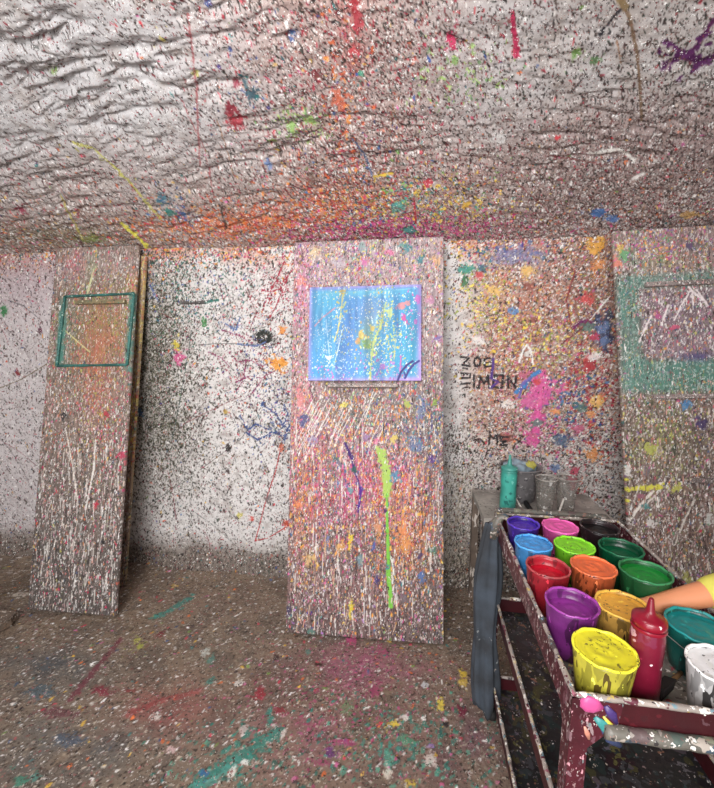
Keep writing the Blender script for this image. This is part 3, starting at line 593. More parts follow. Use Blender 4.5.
# the blue canvas
OFF = .024
cA, cB = pm(308, 380.5, OFF), pm(421.5, 284.5, OFF)
cv = thing('painted_canvas', 'blue drip-painted canvas standing on the ledge of the middle board', 'canvas')
cw, ch = cB[0]-cA[0], cB[1]-cA[1]
from mathutils import Euler
mb = Matrix.Translation(b_mid.location) @ Euler((-math.radians(11.25), math.radians(-.7), 0), 'YXZ').to_matrix().to_4x4()
cv.location = mb @ Vector(((cA[0]+cB[0])/2, -OFF, cA[1])); cv.rotation_mode = 'YXZ'; cv.rotation_euler = (-math.radians(11.25), math.radians(-.7), 0)
def pc(x, y): p = pm(x, y, OFF); return (p[0]-(cA[0]+cB[0])/2, p[1]-cA[1])
P = Paint(-cw/2, cw/2, 0, ch, .0025, (86, 150, 200), 51)
S, B, E_ = surf(pc, P)
n = P.noise(9, 2); P.tint((80, 150, 210), n > .5, .45); P.tint((120, 186, 224), P.noise(12, 2.5) > .55, .5)
P.tint((112, 150, 226), E_(345, 340, 14, 60), .7); P.tint((80, 164, 190), E_(412, 340, 16, 60), .7); P.tint((104, 196, 222), E_(325, 300, 22, 20)+E_(330, 345, 14, 40)*.6, .6)
P.tint((150, 160, 196), E_(372, 312, 16, 18), .6); P.tint((96, 186, 220), E_(392, 350, 14, 40), .5); P.tint((124, 206, 220), E_(360, 293, 50, 4), .6)
P.tint((150, 166, 110), E_(368, 345, 10, 22)*np.clip(P.noise(20)*2-.4, 0, 1), .9)
edge = np.minimum(np.minimum(P.X+cw/2, cw/2-P.X), np.minimum(P.Y, ch-P.Y))
P.tint((172, 156, 220), np.exp(-(edge/.016)**2), .9); P.tint((196, 160, 222), np.exp(-((P.X-cw/2)/.02)**2)*.8+np.exp(-((P.Y)/.02)**2)*E_(410, 380, 30, 30), .8)
wm = .25+E_(335, 345, 16, 50)+.6*E_(390, 330, 26, 50)+.5*E_(352, 370, 30, 14)
P.flecks(1100, [(240,246,250,4), (214,240,246,3), (150,214,234,3)], (.0025, .010), (1, 3), (80, 40), wm, (.8, 1))
P.flecks(420, [(236,226,120,3), (214,222,110,2), (240,190,90,1)], (.003, .012), (1, 3), (80, 40), E_(385, 330, 14, 40)+.6*E_(342, 310, 8, 40)+.5*E_(366, 345, 10, 12), (.8, 1))
P.flecks(220, [(200,120,200,2), (214,110,170,1), (150,100,200,1)], (.003, .012), (1, 3), (90, 30), E_(380, 368, 20, 12)+E_(330, 376, 20, 8)+.3*E_(410, 320, 10, 40), (.8, 1))
S([(343,292),(342,304),(340,318),(338,330),(334,342)], (.009, .005), (232,222,140), rag=1.2, drops=14, spread=.01); B(343, 292, 3, 3, (240,190,80))
S([(315,326),(322,318),(330,312),(335,308)], .007, (210,160,170), rag=.5); S([(386,302),(383,318),(379,330),(374,340),(372,356),(370,376)], (.006, .013), (206,216,130), rag=1.4, a=.85, drops=26, spread=.014)
B(361, 334, 3, 4, (222,180,90), a=.8); B(358, 341, 3, 3, (216,150,90), a=.8); B(373, 329, 3, 3, (230,190,90), a=.8); B(381, 322, 3, 4, (216,210,110), a=.8); B(366, 344, 5, 6, (130,160,80), a=.8); B(402, 306, 5, 4, (224,140,140)); B(408, 303, 3, 3, (226,150,150)); B(404, 317, 2, 3, (210,90,150)); B(418, 300, 3, 5, (220,110,190)); B(416, 322, 2, 3, (220,110,190)); B(329, 358, 3, 3, (240,244,246)); B(382, 368, 3, 4, (200,120,190)); B(390, 314, 3, 5, (220,230,150))
S([(326,320),(328,340),(330,362)], .005, (200,230,240), rag=1.2, drops=24, spread=.02); S([(397,330),(395,345),(394,360)], .005, (210,214,160), rag=1.2, drops=16); S([(312,296),(330,293),(356,292),(386,291),(416,288)], .006, (130,196,216), rag=1.2, a=.7)
P.c = P.c*(.84+.32*fbm(P.X*46, P.Y*3.2, P.rng, 3))[..., None]; P.tint((60,96,150), np.clip(fbm(P.X*26, P.Y*3, P.rng, 3)-.5, 0, 1)*4, .35)
S([(333,368),(338,350),(342,330)], .004, (200,226,240), rag=1.2); S([(400,372),(401,356)], .006, (220,120,190), rag=.8)
S([(398,380),(401,372),(407,365),(413,361)], .012, (72,68,130), rag=.2); S([(405,378),(409,370),(414,364),(419,361)], .012, (80,74,140), rag=.2); S([(406,377),(404,372)], .008, (80,74,140), rag=.2)
slab('stretched_canvas', P, .018, M_canvas, cv)

# left board: outlines left behind by earlier canvases
def plate_outline(parent, pl, pts, w, mat, name='paint_ridge', d=.012):
    for (a, b) in zip(pts, pts[1:]+pts[:1]):
        pa, pb = pl(*a), pl(*b); bm = bmesh.new()
        n = 14; t = np.linspace(0, 1, n); rr = [w*(.7+.5*random.random()) for _ in t]
        tube(bm, [(pa[0]+(pb[0]-pa[0])*q, -.008, pa[1]+(pb[1]-pa[1])*q) for q in t], rr, 8)
        obj(name, bm, mat, parent)
M_tealridge = splat_mat('teal_paint_ridge', (56,116,108), [dict(scale=110, dens=.4, size=.45, pal=[(40,66,62), (150,180,166), (50,60,54), (90,140,130)])], .5, .5)
b_left, pl_ = board_frame((-1.795, 1.795, .014), math.radians(12.3), math.radians(-.35))
b_left['label'] = 'leaning board at the left with a teal rectangular outline of old paint'; b_left['group'] = 'leaning backing boards'
P = Paint(-.262, .262, 0, 2.06, .004, (132, 116, 106), 61)
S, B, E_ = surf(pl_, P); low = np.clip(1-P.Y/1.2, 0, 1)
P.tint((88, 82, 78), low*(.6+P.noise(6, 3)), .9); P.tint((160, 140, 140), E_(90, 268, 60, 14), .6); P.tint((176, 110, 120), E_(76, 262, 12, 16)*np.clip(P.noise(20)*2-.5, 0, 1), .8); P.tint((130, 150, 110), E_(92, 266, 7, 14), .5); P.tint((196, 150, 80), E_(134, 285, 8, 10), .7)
P.tint((124, 116, 88), E_(98, 330, 42, 36), .75); P.tint((172, 106, 84), E_(100, 340, 24, 40)*np.clip(P.noise(16, 8)*2.2-.5, 0, 1), .9); P.tint((92, 116, 104), E_(70, 340, 8, 26), .6); P.tint((170, 110, 96), E_(96, 390, 14, 40), .5)
P.tint((116, 130, 110), E_(66, 340, 4, 30), .6); P.tint((96, 84, 74), E_(84, 376, 40, 6), .5)
board_flecks(P, 13000, low)
P.flecks(1500, [(190,90,70,3), (206,130,80,2), (176,170,90,2), (200,110,100,2)], (.004, .013), (1.2, 4), (90, 24), E_(100, 335, 24, 34)+.4*E_(100, 400, 12, 50)+.03, (.75, 1))
P.flecks(700, [(170,170,90,2), (120,140,80,2), (150,140,70,1)], (.004, .012), (1.2, 4), (90, 24), E_(110, 320, 24, 30)+.2*E_(95, 400, 20, 60), (.75, 1))
P.flecks(300, [(190,50,90,2), (200,80,120,1)], (.005, .014), (1, 3), (90, 30), E_(115, 440, 14, 60)+.2, (.8, 1))
for k in range(240):
    x = P.rng.uniform(-.25, .25); y = P.rng.uniform(.06, .95); L = P.rng.uniform(.02, .09)
    P.stroke([(x, y), (x+P.rng.normal(0, .005), y-L)], (.006, .003), [(226,222,218), (206,196,190), (60,52,50), (180,170,164), (216,208,200)][k % 5], .9, .6)
P.tint((112, 110, 92), E_(98, 330, 40, 34), .35); P.tint((180, 108, 84), E_(102, 340, 22, 40)*np.clip(P.noise(16, 8)*2.2-.5, 0, 1), .5); S([(66,430),(72,460),(78,500)], .007, (220,210,200), rag=.5); S([(96,440),(94,470),(86,510)], .009, (222,216,210), rag=.6, drops=5); S([(86,300),(90,285),(94,270)], .014, (190,190,150), rag=.7, drops=6); S([(60,326),(76,340),(90,352)], .007, (206,196,140), rag=.4); B(96, 503, 3, 6, (190,50,70)); B(122, 456, 4, 5, (190,60,90)); B(106, 414, 4, 4, (180,60,70)); B(128, 462, 4, 4, (200,100,110)); B(64, 415, 4, 3, (40,38,40)); B(103, 542, 2, 4, (36,34,34))
P.tint((74, 126, 116), P.boxm(pl_(58, 330)[0], pl_(66, 330)[0], pl_(60, 366)[1], pl_(60, 298)[1], .012)*np.clip(P.noise(30)*2-.3, 0, 1), .9); P.tint((74, 126, 116), P.boxm(pl_(127, 330)[0], pl_(136, 330)[0], pl_(130, 372)[1], pl_(130, 294)[1], .012)*np.clip(P.noise(30)*2-.3, 0, 1), .9)
crust(P)
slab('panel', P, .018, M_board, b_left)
plate_outline(b_left, pl_, [(66,297), (135,294), (128,365), (58,366)], .0085, M_tealridge)
q0, q1 = pl_(78, 303), pl_(127, 301)
bar_part('ledge', b_left, q0[0], q1[0], q0[1]-.012, q0[1]+.010, .022, splat_mat('crusted_olive_ledge', (140,128,96), [dict(scale=120, dens=.5, size=.5, pal=[(200,190,160), (90,120,100), (170,120,90), (70,60,50)])], .6, .5))

b_back, pk = board_frame((-1.925, 2.058, .024), math.radians(6.0), math.radians(4.4))
b_back['label'] = 'second board standing behind the left board, only its narrow edge showing'; b_back['group'] = 'leaning backing boards'
P = Paint(-.25, .25, 0, 1.985, .005, (150, 128, 112), 71); board_flecks(P, 9000, np.clip(1-P.Y, 0, 1))
P.flecks(900, [(214,200,120,3), (200,150,80,2), (190,90,80,1)], (.004, .014), (2, 6), (92, 10), P.boxm(.2, .3, .8, 2.1, .05)+.02, (.8, 1))
P.tint((170, 150, 110), P.boxm(.22, .3, 1.2, 2.1, .04), .3)
crust(P); slab('panel', P, .018, M_board, b_back, back=(150,140,90))

# right board
b_right, pr = board_frame((1.480, 1.815, .016), math.radians(11.25), math.radians(-2.1))
b_right['label'] = 'broad leaning board at the right with a teal band around a mauve rectangle'; b_right['group'] = 'leaning backing boards'
P = Paint(-.40, .40, 0, 2.06, .004, (128, 110, 104), 81)
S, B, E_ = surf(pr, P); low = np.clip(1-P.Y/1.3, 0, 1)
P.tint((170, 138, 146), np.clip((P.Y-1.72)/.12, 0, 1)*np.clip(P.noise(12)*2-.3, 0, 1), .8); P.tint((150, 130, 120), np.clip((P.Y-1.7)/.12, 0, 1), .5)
P.tint((150, 150, 100), E_(660, 258, 26, 8)*np.clip(P.noise(14)*2-.4, 0, 1), .7); P.tint((96, 84, 92), E_(695, 245, 20, 12), .5)
tb = P.boxm(pr(620, 340)[0], .9, pr(650, 392)[1], pr(650, 275)[1], .03)*(1-P.boxm(pr(640, 330)[0], .9, pr(660, 360)[1], pr(660, 287)[1], .03))
P.tint((90, 132, 120), tb*np.clip(P.noise(10)*1.8-.05, 0, 1), .92); P.tint((72, 112, 98), tb*E_(690, 378, 50, 16), .7); P.tint((90, 140, 124), E_(640, 262, 12, 10)*np.clip(P.noise(16)*2-.4, 0, 1), .7)
P.tint((134, 114, 124), P.boxm(pr(642, 330)[0], .9, pr(660, 358)[1], pr(660, 290)[1], .02), .85)
P.tint((118, 112, 82), E_(660, 440, 40, 40)*np.clip(P.noise(8)*2-.3, 0, 1), .7); P.tint((100, 88, 80), E_(700, 440, 30, 40), .45); P.tint((122, 96, 84), E_(680, 530, 60, 40), .4); P.tint((80, 62, 66), E_(690, 482, 40, 5), .5)
board_flecks(P, 22000, low)
P.flecks(2600, WHITES, (.003, .009), (1, 2.5), (60, 60), tb+.4, (.8, 1))
P.flecks(1500, [(190,190,110,2), (130,140,90,3), (90,90,70,3)], (.004, .013), (1.2, 4), (96, 24), E_(660, 440, 36, 40)+.1, (.7, 1))
P.flecks(900, [(206,90,150,2), (226,160,90,2), (110,160,120,2), (140,110,160,2)], (.004, .014), (1, 3), (0, 90), E_(640, 248, 40, 16)+.05, (.8, 1))
P.tint((90, 136, 124), tb*np.clip(P.noise(10)*1.8-.1, 0, 1), .55); P.tint((70, 62, 116), E_(700, 357, 22, 4)*np.clip(P.noise(12)*2-.2, 0, 1), .9)
for pts in ([(639,342),(645,328),(651,316)], [(661,325),(665,313),(668,305)], [(674,320),(680,308),(688,294)], [(692,290),(693,305)], [(696,290),(708,306)], [(688,287),(702,300)]): S(pts, .010, (226,214,214), rag=.6, drops=4)
S([(630,520),(640,505),(650,494),(661,483)], .012, (222,214,206), rag=.4); S([(640,510),(658,492)], .008, (206,196,190), rag=.6); S([(674,545),(684,520),(694,500)], .008, (206,198,190), rag=.7); S([(628,489),(640,488),(660,487)], .022, (206,200,80), rag=.9, drops=6); S([(656,498),(658,506)], .016, (232,228,222), rag=.5)
for (x, y, rx, ry, c) in ((686,405,6,5,(76,130,180)), (701,424,7,7,(64,52,96)), (676,486,5,6,(190,190,90)), (675,327,6,3,(206,90,120)), (658,316,4,4,(190,90,140)), (620,248,5,5,(226,190,100)), (617,262,5,7,(230,140,120)), (624,256,5,7,(110,170,120)), (690,247,6,6,(90,80,110)), (675,284,5,3,(220,120,90)), (708,517,5,6,(214,216,212)), (652,522,6,5,(220,216,212)), (687,577,5,8,(160,160,90)), (645,506,5,3,(80,140,140)), (650,448,10,8,(176,180,90)), (645,470,5,6,(120,110,120)), (628,470,4,8,(226,222,218)), (674,450,3,6,(60,66,56)), (640,496,5,3,(150,90,110))):
    B(x, y, rx, ry, c, f=60)
for k in range(160):
    x = P.rng.uniform(-.38, .2); y = P.rng.uniform(.05, 1.1); L = P.rng.uniform(.02, .09)
    P.stroke([(x, y), (x+P.rng.normal(0, .01), y-L)], (.006, .003), [(216,208,202), (190,170,160), (64,50,48), (150,110,96), (206,196,180)][k % 5], .85, .7)
crust(P)
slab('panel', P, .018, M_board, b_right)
for (a, b, h) in (((644,288), (716,288), .022), ((651,399), (716,399), .020), ((686,482), (716,482), .020)):
    q0, q1 = pr(*a), pr(*b)
    bar_part('ledge', b_right, q0[0], min(q1[0]+.12, .38), q0[1], q0[1]+h, .024, M_ledge)

# offcut plank at the left edge of the floor
M_plank = splat_mat('crusted_plank', (118,102,88), [dict(scale=60, dens=.4, size=.45, pal=[(190,180,168), (70,58,50), (140,110,90), (96,80,66)]), dict(scale=140, dens=.4, size=.45, pal=[(206,196,186), (60,52,46), (120,96,80)])], .6, .6)
pln = thing('wooden_plank', 'paint-crusted wooden plank lying on the floor at the left edge', 'plank', (-2.38, 1.66, .0), (0, 0, math.radians(-3)))
bm = bmesh.new(); box(bm, -.36, .34, -.10, .085, .004, .042); bmesh.ops.subdivide_edges(bm, edges=bm.edges[:], cuts=6, use_grid_fill=True)
for v in bm.verts:
    v.co.z += .004*math.sin(v.co.x*19+v.co.y*31) if v.co.z > .03 else 0; v.co.x += .010*math.sin(v.co.y*60) if v.co.x > .3 else 0
sharp(obj('board', bm, M_plank, pln, smooth=False))

# ------------------------------------------------------------------ cart
SPL = [(226,220,214), (196,186,180), (150,120,120), (90,60,66), (206,150,160), (120,130,130)]
M_red = splat_mat('shaded_maroon_paint', (66,10,20), [dict(scale=45, dens=.22, size=.4, pal=[(50,9,18), (84,18,28), (60,14,22)]), dict(scale=70, dens=.05, size=.36, pal=SPL)], .5, .2)  # maroon paint, deepened so its colour carries the shade on the tray's front wall
M_redspl = splat_mat('splattered_maroon_paint', (84,28,40), [dict(scale=70, dens=.5, size=.5, pal=[(130,100,106), (110,60,74), (150,130,132), (74,24,36), (110,70,80)], stretch=(1,1,.5)), dict(scale=190, dens=.4, size=.45, pal=SPL, stretch=(1,1,.5))], .42, .4)
M_rim = splat_mat('paint_caked_rim', (176,164,156), [dict(scale=48, dens=.75, size=.55, pal=[(232,228,220), (96,40,56), (206,190,150), (120,110,104), (220,214,206), (150,90,104), (80,70,70)]), dict(scale=120, dens=.5, size=.5, pal=[(240,236,230), (86,36,48), (196,170,90), (110,140,150), (60,50,52)])], .5, .8, bump_scale=50)
M_traybed = splat_mat('splattered_tray_bed', (166,158,150), [dict(scale=40, dens=.6, size=.5, pal=[(206,200,194), (110,100,98), (120,60,70), (190,180,168), (90,84,80)]), dict(scale=110, dens=.5, size=.45, pal=[(226,222,216), (70,60,58), (150,70,80), (120,140,130), (200,180,110)])], .5, .5)
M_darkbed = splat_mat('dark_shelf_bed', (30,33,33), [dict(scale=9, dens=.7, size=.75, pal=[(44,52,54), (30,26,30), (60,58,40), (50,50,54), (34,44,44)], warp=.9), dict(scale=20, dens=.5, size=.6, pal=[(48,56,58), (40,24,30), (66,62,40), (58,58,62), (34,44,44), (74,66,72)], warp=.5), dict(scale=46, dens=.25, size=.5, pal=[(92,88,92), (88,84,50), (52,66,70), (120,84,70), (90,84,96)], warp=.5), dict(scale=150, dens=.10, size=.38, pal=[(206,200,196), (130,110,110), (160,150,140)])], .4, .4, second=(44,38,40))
M_bar = splat_mat('caked_grey_bar', (112,108,100), [dict(scale=45, dens=.7, size=.55, pal=[(84,96,90), (150,142,136), (100,84,84), (126,128,110), (70,84,96), (170,160,150)]), dict(scale=120, dens=.4, size=.4, pal=[(226,222,216), (60,56,56), (150,110,100)])], .4, .6)
M_rubber = plain_mat('black_rubber', (30,29,29), .7)
M_steel = plain_mat('worn_steel', (110,106,104), .4)
CX0, CX1, CY0, CY1 = .330, .748, .690, 1.462
cart = thing('utility_cart', 'maroon three-tier steel cart caked in splattered paint, holding the paint cups', 'cart', ((CX0+CX1)/2, (CY0+CY1)/2, 0))
cx, cy = cart.location.x, cart.location.y; cart.rotation_euler.z = math.radians(-1.8)
def cb(bm, x0, x1, y0, y1, z0, z1): box(bm, x0-cx, x1-cx, y0-cy, y1-cy, z0, z1)
def rounded_rect(x0, x1, y0, y1, z, n=10):
    pts = []
    for (a, b) in (((x0,y0),(x1,y0)), ((x1,y0),(x1,y1)), ((x1,y1),(x0,y1)), ((x0,y1),(x0,y0))):
        for k in range(n): pts.append((a[0]+(b[0]-a[0])*k/n-cx, a[1]+(b[1]-a[1])*k/n-cy, z))
    return pts
def tray(name, inset, ztop, depth, bed, wall, rim):
    x0, x1, y0, y1 = CX0+inset, CX1-inset, CY0+inset, CY1-inset; zb = ztop-depth; t = .003
    bm = bmesh.new(); cb(bm, x0+t, x1-t, y0+t, y1-t, zb, zb+t)
    bmesh.ops.subdivide_edges(bm, edges=bm.edges[:], cuts=3, use_grid_fill=True)
    tr = obj(name, bm, bed, cart, smooth=False)
    for (a, b, c, d) in ((x0, x0+t, y0, y1), (x1-t, x1, y0, y1), (x0+t, x1-t, y0, y0+t), (x0+t, x1-t, y1-t, y1)):
        bm = bmesh.new(); cb(bm, a, b, c, d, zb, ztop); obj('side_wall', bm, wall, tr, smooth=False)
    bm = bmesh.new(); ring = rounded_rect(x0, x1, y0, y1, ztop, 26); n = len(ring); seg = 8; rs = []
    for k, p in enumerate(ring):
        q = Vector(ring[(k+1) % n])-Vector(ring[k-1]); q.normalize(); s = Vector((q.y, -q.x, 0)); r = .0052*(.8+.5*random.random())
        rs.append([bm.verts.new(Vector(p)+s*r*math.cos(2*PI*j/seg)+Vector((0, 0, r*math.sin(2*PI*j/seg)))) for j in range(seg)])
    for a, b in zip(rs, rs[1:]+rs[:1]):
        for j in range(seg): bm.faces.new((a[j], a[(j+1) % seg], b[(j+1) % seg], b[j]))
    obj('rim', bm, rim, tr)
    return tr
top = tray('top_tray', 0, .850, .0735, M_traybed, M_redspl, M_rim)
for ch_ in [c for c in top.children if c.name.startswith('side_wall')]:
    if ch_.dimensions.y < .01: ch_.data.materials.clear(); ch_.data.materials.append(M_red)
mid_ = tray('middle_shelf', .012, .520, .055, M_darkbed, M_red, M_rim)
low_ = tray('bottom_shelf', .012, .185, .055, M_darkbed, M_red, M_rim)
# rolled bar along the foot of the front wall
bm = bmesh.new(); pts = [(CX0+.052+(CX1-CX0-.104)*k/30-cx, CY0-.008-cy, .790) for k in range(31)]
tube(bm, pts, [.0125*(1+.06*math.sin(k*.9)+.04*math.sin(k*2.3)) for k in range(31)], 12); obj('front_bar', bm, M_bar, cart)
for (sx, x) in ((1, CX0), (-1, CX1)):
    for (sy, y) in ((1, CY0), (-1, CY1)):
        bm = bmesh.new(); T = .0035
        fw = .038; g = .085; gz = .745
        # L-section leg: side flange and end flange, both widening into a gusset under the rim
        def prism(pts, n0, n1):
            a = [bm.verts.new((p[0]-cx, p[1]-cy, p[2])) for p in [n0(q) for q in pts]]; b = [bm.verts.new((p[0]-cx, p[1]-cy, p[2])) for p in [n1(q) for q in pts]]
            bm.faces.new(a); bm.faces.new(b[::-1])
            for i in range(len(pts)): j = (i+1) % len(pts); bm.faces.new((a[i], a[j], b[j], b[i]))
        prof = [(0, .075), (fw, .075), (fw, .755), (g, .845), (0, .845)]
        prism(prof, lambda q: (x-sx*.0006, y+sy*q[0]*1.0-sy*.004, q[1]), lambda q: (x-sx*(T+.0006), y+sy*q[0]-sy*.004, q[1]))
        prism([(0, .075), (.032, .075), (.032, .745), (.080, .800), (.086, .845), (0, .845)], lambda q: (x+sx*q[0]-sx*.004, y-sy*.0006, q[1]), lambda q: (x+sx*q[0]-sx*.004, y-sy*(T+.0006), q[1]))
        lg = obj('leg', bm, M_redspl, cart, smooth=False)
        cxx, cyy = x+sx*.02-cx, y+sy*.02-cy
        bm = bmesh.new(); rr = lathe(bm, [(.006,-.012), (.020,-.012), (.024,-.008), (.024,.008), (.020,.012), (.006,.012), (.006,-.012)], 24)
        bmesh.ops.rotate(bm, verts=bm.verts, cent=(0,0,0), matrix=Matrix.Rotation(PI/2, 3, 'Y')); bmesh.ops.translate(bm, verts=bm.verts, vec=(cxx, cyy, .026))
        cs_ = obj('caster_wheel', bm, M_rubber, cart)
        bm = bmesh.new(); box(bm, cxx-.018, cxx-.014, cyy-.014, cyy+.014, .020, .078); box(bm, cxx+.014, cxx+.018, cyy-.014, cyy+.014, .020, .078); box(bm, cxx-.018, cxx+.018, cyy-.016, cyy+.016, .074, .080)
        tube(bm, [(cxx-.02, cyy, .026), (cxx+.02, cyy, .026)], .005, 8)
        obj('fork', bm, M_steel, cs_, smooth=False)
        if sx == 1 and sy == 1:
            def blob(name, pts, w, mat):
                bm = bmesh.new(); tube(bm, [(p[0]-cx, p[1]-cy, p[2]) for p in pts], w, 10)
                for v in bm.verts: v.co.y = (v.co.y-(y-.0045-cy))*.35+(y-.0045-cy)
                return obj(name, bm, mat, lg)
            yb = y-.0045
            for nm, col, pts, w in (('pink_paint', (220,92,156), [(.335,.838), (.346,.838), (.360,.836), (.374,.832)], [.008,.017,.016,.004]),
                                    ('turquoise_paint', (60,142,140), [(.362,.812), (.376,.800), (.390,.782), (.404,.764)], [.004,.009,.010,.003]),
                                    ('lemon_paint', (200,190,70), [(.376,.816), (.390,.800), (.400,.786)], [.002,.0045,.002]),
                                    ('slate_paint', (62,74,110), [(.376,.792), (.392,.772), (.410,.758)], [.004,.011,.004]),
                                    ('plum_paint', (70,50,110), [(.378,.838), (.390,.822), (.400,.804)], [.004,.009,.003]),
                                    ('peach_paint', (206,140,120), [(.346,.790), (.352,.776), (.356,.764)], [.002,.005,.002])):
                blob('paint_smear', [(p[0]+.004, yb, p[1]) for p in pts], w, plain_mat(nm, col, .35))
# push handle at the far end
bm = bmesh.new(); tube(bm, [(CX0+.012-cx, CY1+.004-cy, .815), (CX0+.012-cx, CY1+.045-cy, .832), (CX0+.016-cx, CY1+.058-cy, .838), (CX0+.05-cx, CY1+.062-cy, .838), (CX1-.05-cx, CY1+.062-cy, .838), (CX1-.016-cx, CY1+.058-cy, .838), (CX1-.012-cx, CY1+.045-cy, .832), (CX1-.012-cx, CY1+.004-cy, .815)], .011, 12); obj('push_handle', bm, M_bar, cart)

# rag hanging at the far left corner of the cart
M_rag = splat_mat('grey_blue_cloth', (64,72,82), [dict(scale=50, dens=.12, size=.3, pal=[(120,124,126), (60,62,66), (140,130,124)])], .9, .5, second=(48,51,56))
rag = thing('rag', 'long grey-blue rag hanging from the far corner of the cart', 'rag', (.319, 1.400, .838))
bm = bmesh.new(); nz_, na = 46, 40; rings = []
for i in range(nz_):
    t = i/(nz_-1); z = -.74*t; wx = .021+.019*math.sin(min(t*1.6, 1)*PI/2)+.006*math.sin(t*9)+(.010*math.sin(PI*min(max((t-.15)/.45, 0), 1))); wy = .016+.022*t
    ring = []
    for k in range(na):
        a = 2*PI*k/na; f = 1+.22*math.sin(5*a+2.2*t)+.10*math.sin(9*a-3*t)
        ring.append(bm.verts.new((math.cos(a)*wx*f-.012*math.sin(PI*t)+.006*t, math.sin(a)*wy*f+.012, z*(1+.03*math.sin(3*a)*t))))
    rings.append(ring)
for a, b in zip(rings, rings[1:]):
    for k in range(na): bm.faces.new((a[k], a[(k+1) % na], b[(k+1) % na], b[k]))
bm.faces.new(rings[0]); bm.faces.new(rings[-1])
obj('cloth', bm, M_rag, rag)
bm = bmesh.new(); ring = []
tube(bm, [(.0, .01, -.05), (.008, .008, -.005), (.022, .004, .026), (.038, 0, .034), (.052, -.004, .022), (.054, -.006, -.010)], [.020, .021, .015, .011, .010, .007], 14); obj('knot', bm, M_bar, rag)

# ------------------------------------------------------------------ cups of paint
def paint_mat(name, c, dark=None):
    ly = [dict(scale=28, dens=.3, size=.45, pal=[tuple(int(v*.8) for v in c), tuple(min(255, int(v*1.12+8)) for v in c)], warp=.6)]
    if dark: ly.append(dict(scale=55, dens=.22, size=.42, pal=[dark], warp=.7))
    return splat_mat(name, c, ly, .28, .5, .12, bump_scale=42)
def shell_mat(name, c, drip, dens):
    return splat_mat(name, c, [dict(scale=42, dens=dens, size=.5, pal=[drip, tuple(int(v*.55) for v in c), tuple(int(v*.7) for v in c)], stretch=(1,1,.24), warp=.35), dict(scale=120, dens=.18, size=.4, pal=[drip, tuple(min(255, int(v*1.25+20)) for v in c)], stretch=(1,1,.5))], .35, .35, .3)
TRAY_Z = .7795
def paint_cup(label, x, y, rim_z, r, col, fill, drip=(48,36,32), dens=.5, shell=None, rim=None, lump=.003, speck=None, handle=False):
    t = thing('paint_cup', label, 'paint cup', (x, y, TRAY_Z), (0, 0, random.uniform(0, 6)), 'paint cups in the cart tray')
    r *= .925; lump *= .45; H = rim_z-TRAY_Z; rb = r*.76; nm = label.split(' paint')[0].split()[-1]
    f = H-fill; rf = rb+(r-rb)*f/H-.0025
    sh = shell or tuple(int(v*.82) for v in col)
    bm = bmesh.new()
    lathe(bm, [(0, .0), (rb-.004, .0), (rb, .003), (rb+(r-rb)*.3, H*.3), (rb+(r-rb)*.62, H*.62), (r-.0012, H-.010), (r-.0012, H-.002), (r-.0036, H-.002), (r-.0045, H-.012), (rf-.001, f-.004), (0, f-.005)], 48)
    obj('shell', bm, shell_mat(nm+'_cup_shell', sh, drip, dens), t)
    bm = bmesh.new(); prof = [(r-.004, H-.004), (r-.0002, H-.005), (r+.0014, H-.003), (r+.0010, H+.0002), (r-.0014, H+.0008), (r-.004, H-.001), (r-.004, H-.004)]
    ph = random.uniform(0, 6); lathe(bm, prof, 56, wob=lambda k, a: .0009*math.sin(7*a+ph)+.0007*math.sin(13*a+2*ph))
    obj('rim', bm, paint_mat(nm+'_cup_rim', rim or tuple(min(255, int(v*1.05+14)) for v in col), drip), t)
    bm = bmesh.new(); n = 14; p2 = random.uniform(0, 6)
    def wob(k, a):
        q = k/n; return lump*(math.sin(3*a+p2+q*5)*q*(1-q)*2+math.sin(5*a-p2+q*9)*.5*q*(1-q)*2+.5*math.sin(q*14+p2))*(1 if k < n-1 else .2)
    lathe(bm, [(rf*k/n, f+.0005) for k in range(n+1)], 48, wob=wob); obj('paint', bm, paint_mat(nm+'_paint_surface', col, speck), t)
    if handle:
        bm = bmesh.new(); pts = [(-.66*r*2+.0, -.2*r, H-.02)]
        a0 = -t.rotation_euler.z
        P0 = [(-r-.003, 0, H-.006), (-r-.012, -.012, H-.018), (-r+.006, -r*.72, H-.026), (-.3*r, -r*1.02, H-.020), (.1*r, -r*1.01, H-.008), (.4*r, -.92*r, H-.003)]
        tube(bm, [(p[0]*math.cos(a0)-p[1]*math.sin(a0), p[0]*math.sin(a0)+p[1]*math.cos(a0), p[2]) for p in P0], .0011, 8)
        obj('bail_handle', bm, M_steel, t)
    return t
paint_cup('cup of violet paint in the far corner of the cart tray', .390, 1.297, .900, .053, (72,44,170), .012, (40,30,80))
paint_cup('cup of bright pink paint, middle of the far row in the cart tray', .500, 1.285, .902, .057, (232,96,172), .003, (150,40,90), .25, lump=.005)
paint_cup('cup of black paint at the far end beside the pink cup', .626, 1.300, .900, .060, (18,16,18), .016, (150,130,130), .25, shell=(40,26,30), rim=(40,36,38))
paint_cup('cup of sky blue paint behind the red cup', .383, 1.168, .900, .056, (72,156,226), .006, (30,60,100), .25, lump=.004)
paint_cup('cup of lime green paint with a dark smudge on top', .498, 1.168, .900, .058, (134,220,44), .004, (44,60,30), .45, speck=(60,90,30))
paint_cup('cup of dark green paint beside the black cup', .626, 1.170, .900, .061, (8,92,58), .024, (10,44,30), .25)
paint_cup('cup of bright red paint against the long side of the tray', .382, 1.040, .902, .058, (206,24,48), .026, (90,12,24), .3, shell=(172,36,50), rim=(186,80,84))
paint_cup('cup of orange paint filled to a lumpy top', .500, 1.052, .904, .058, (236,112,66), .004, (84,36,24), .5, shell=(206,100,58), lump=.005)
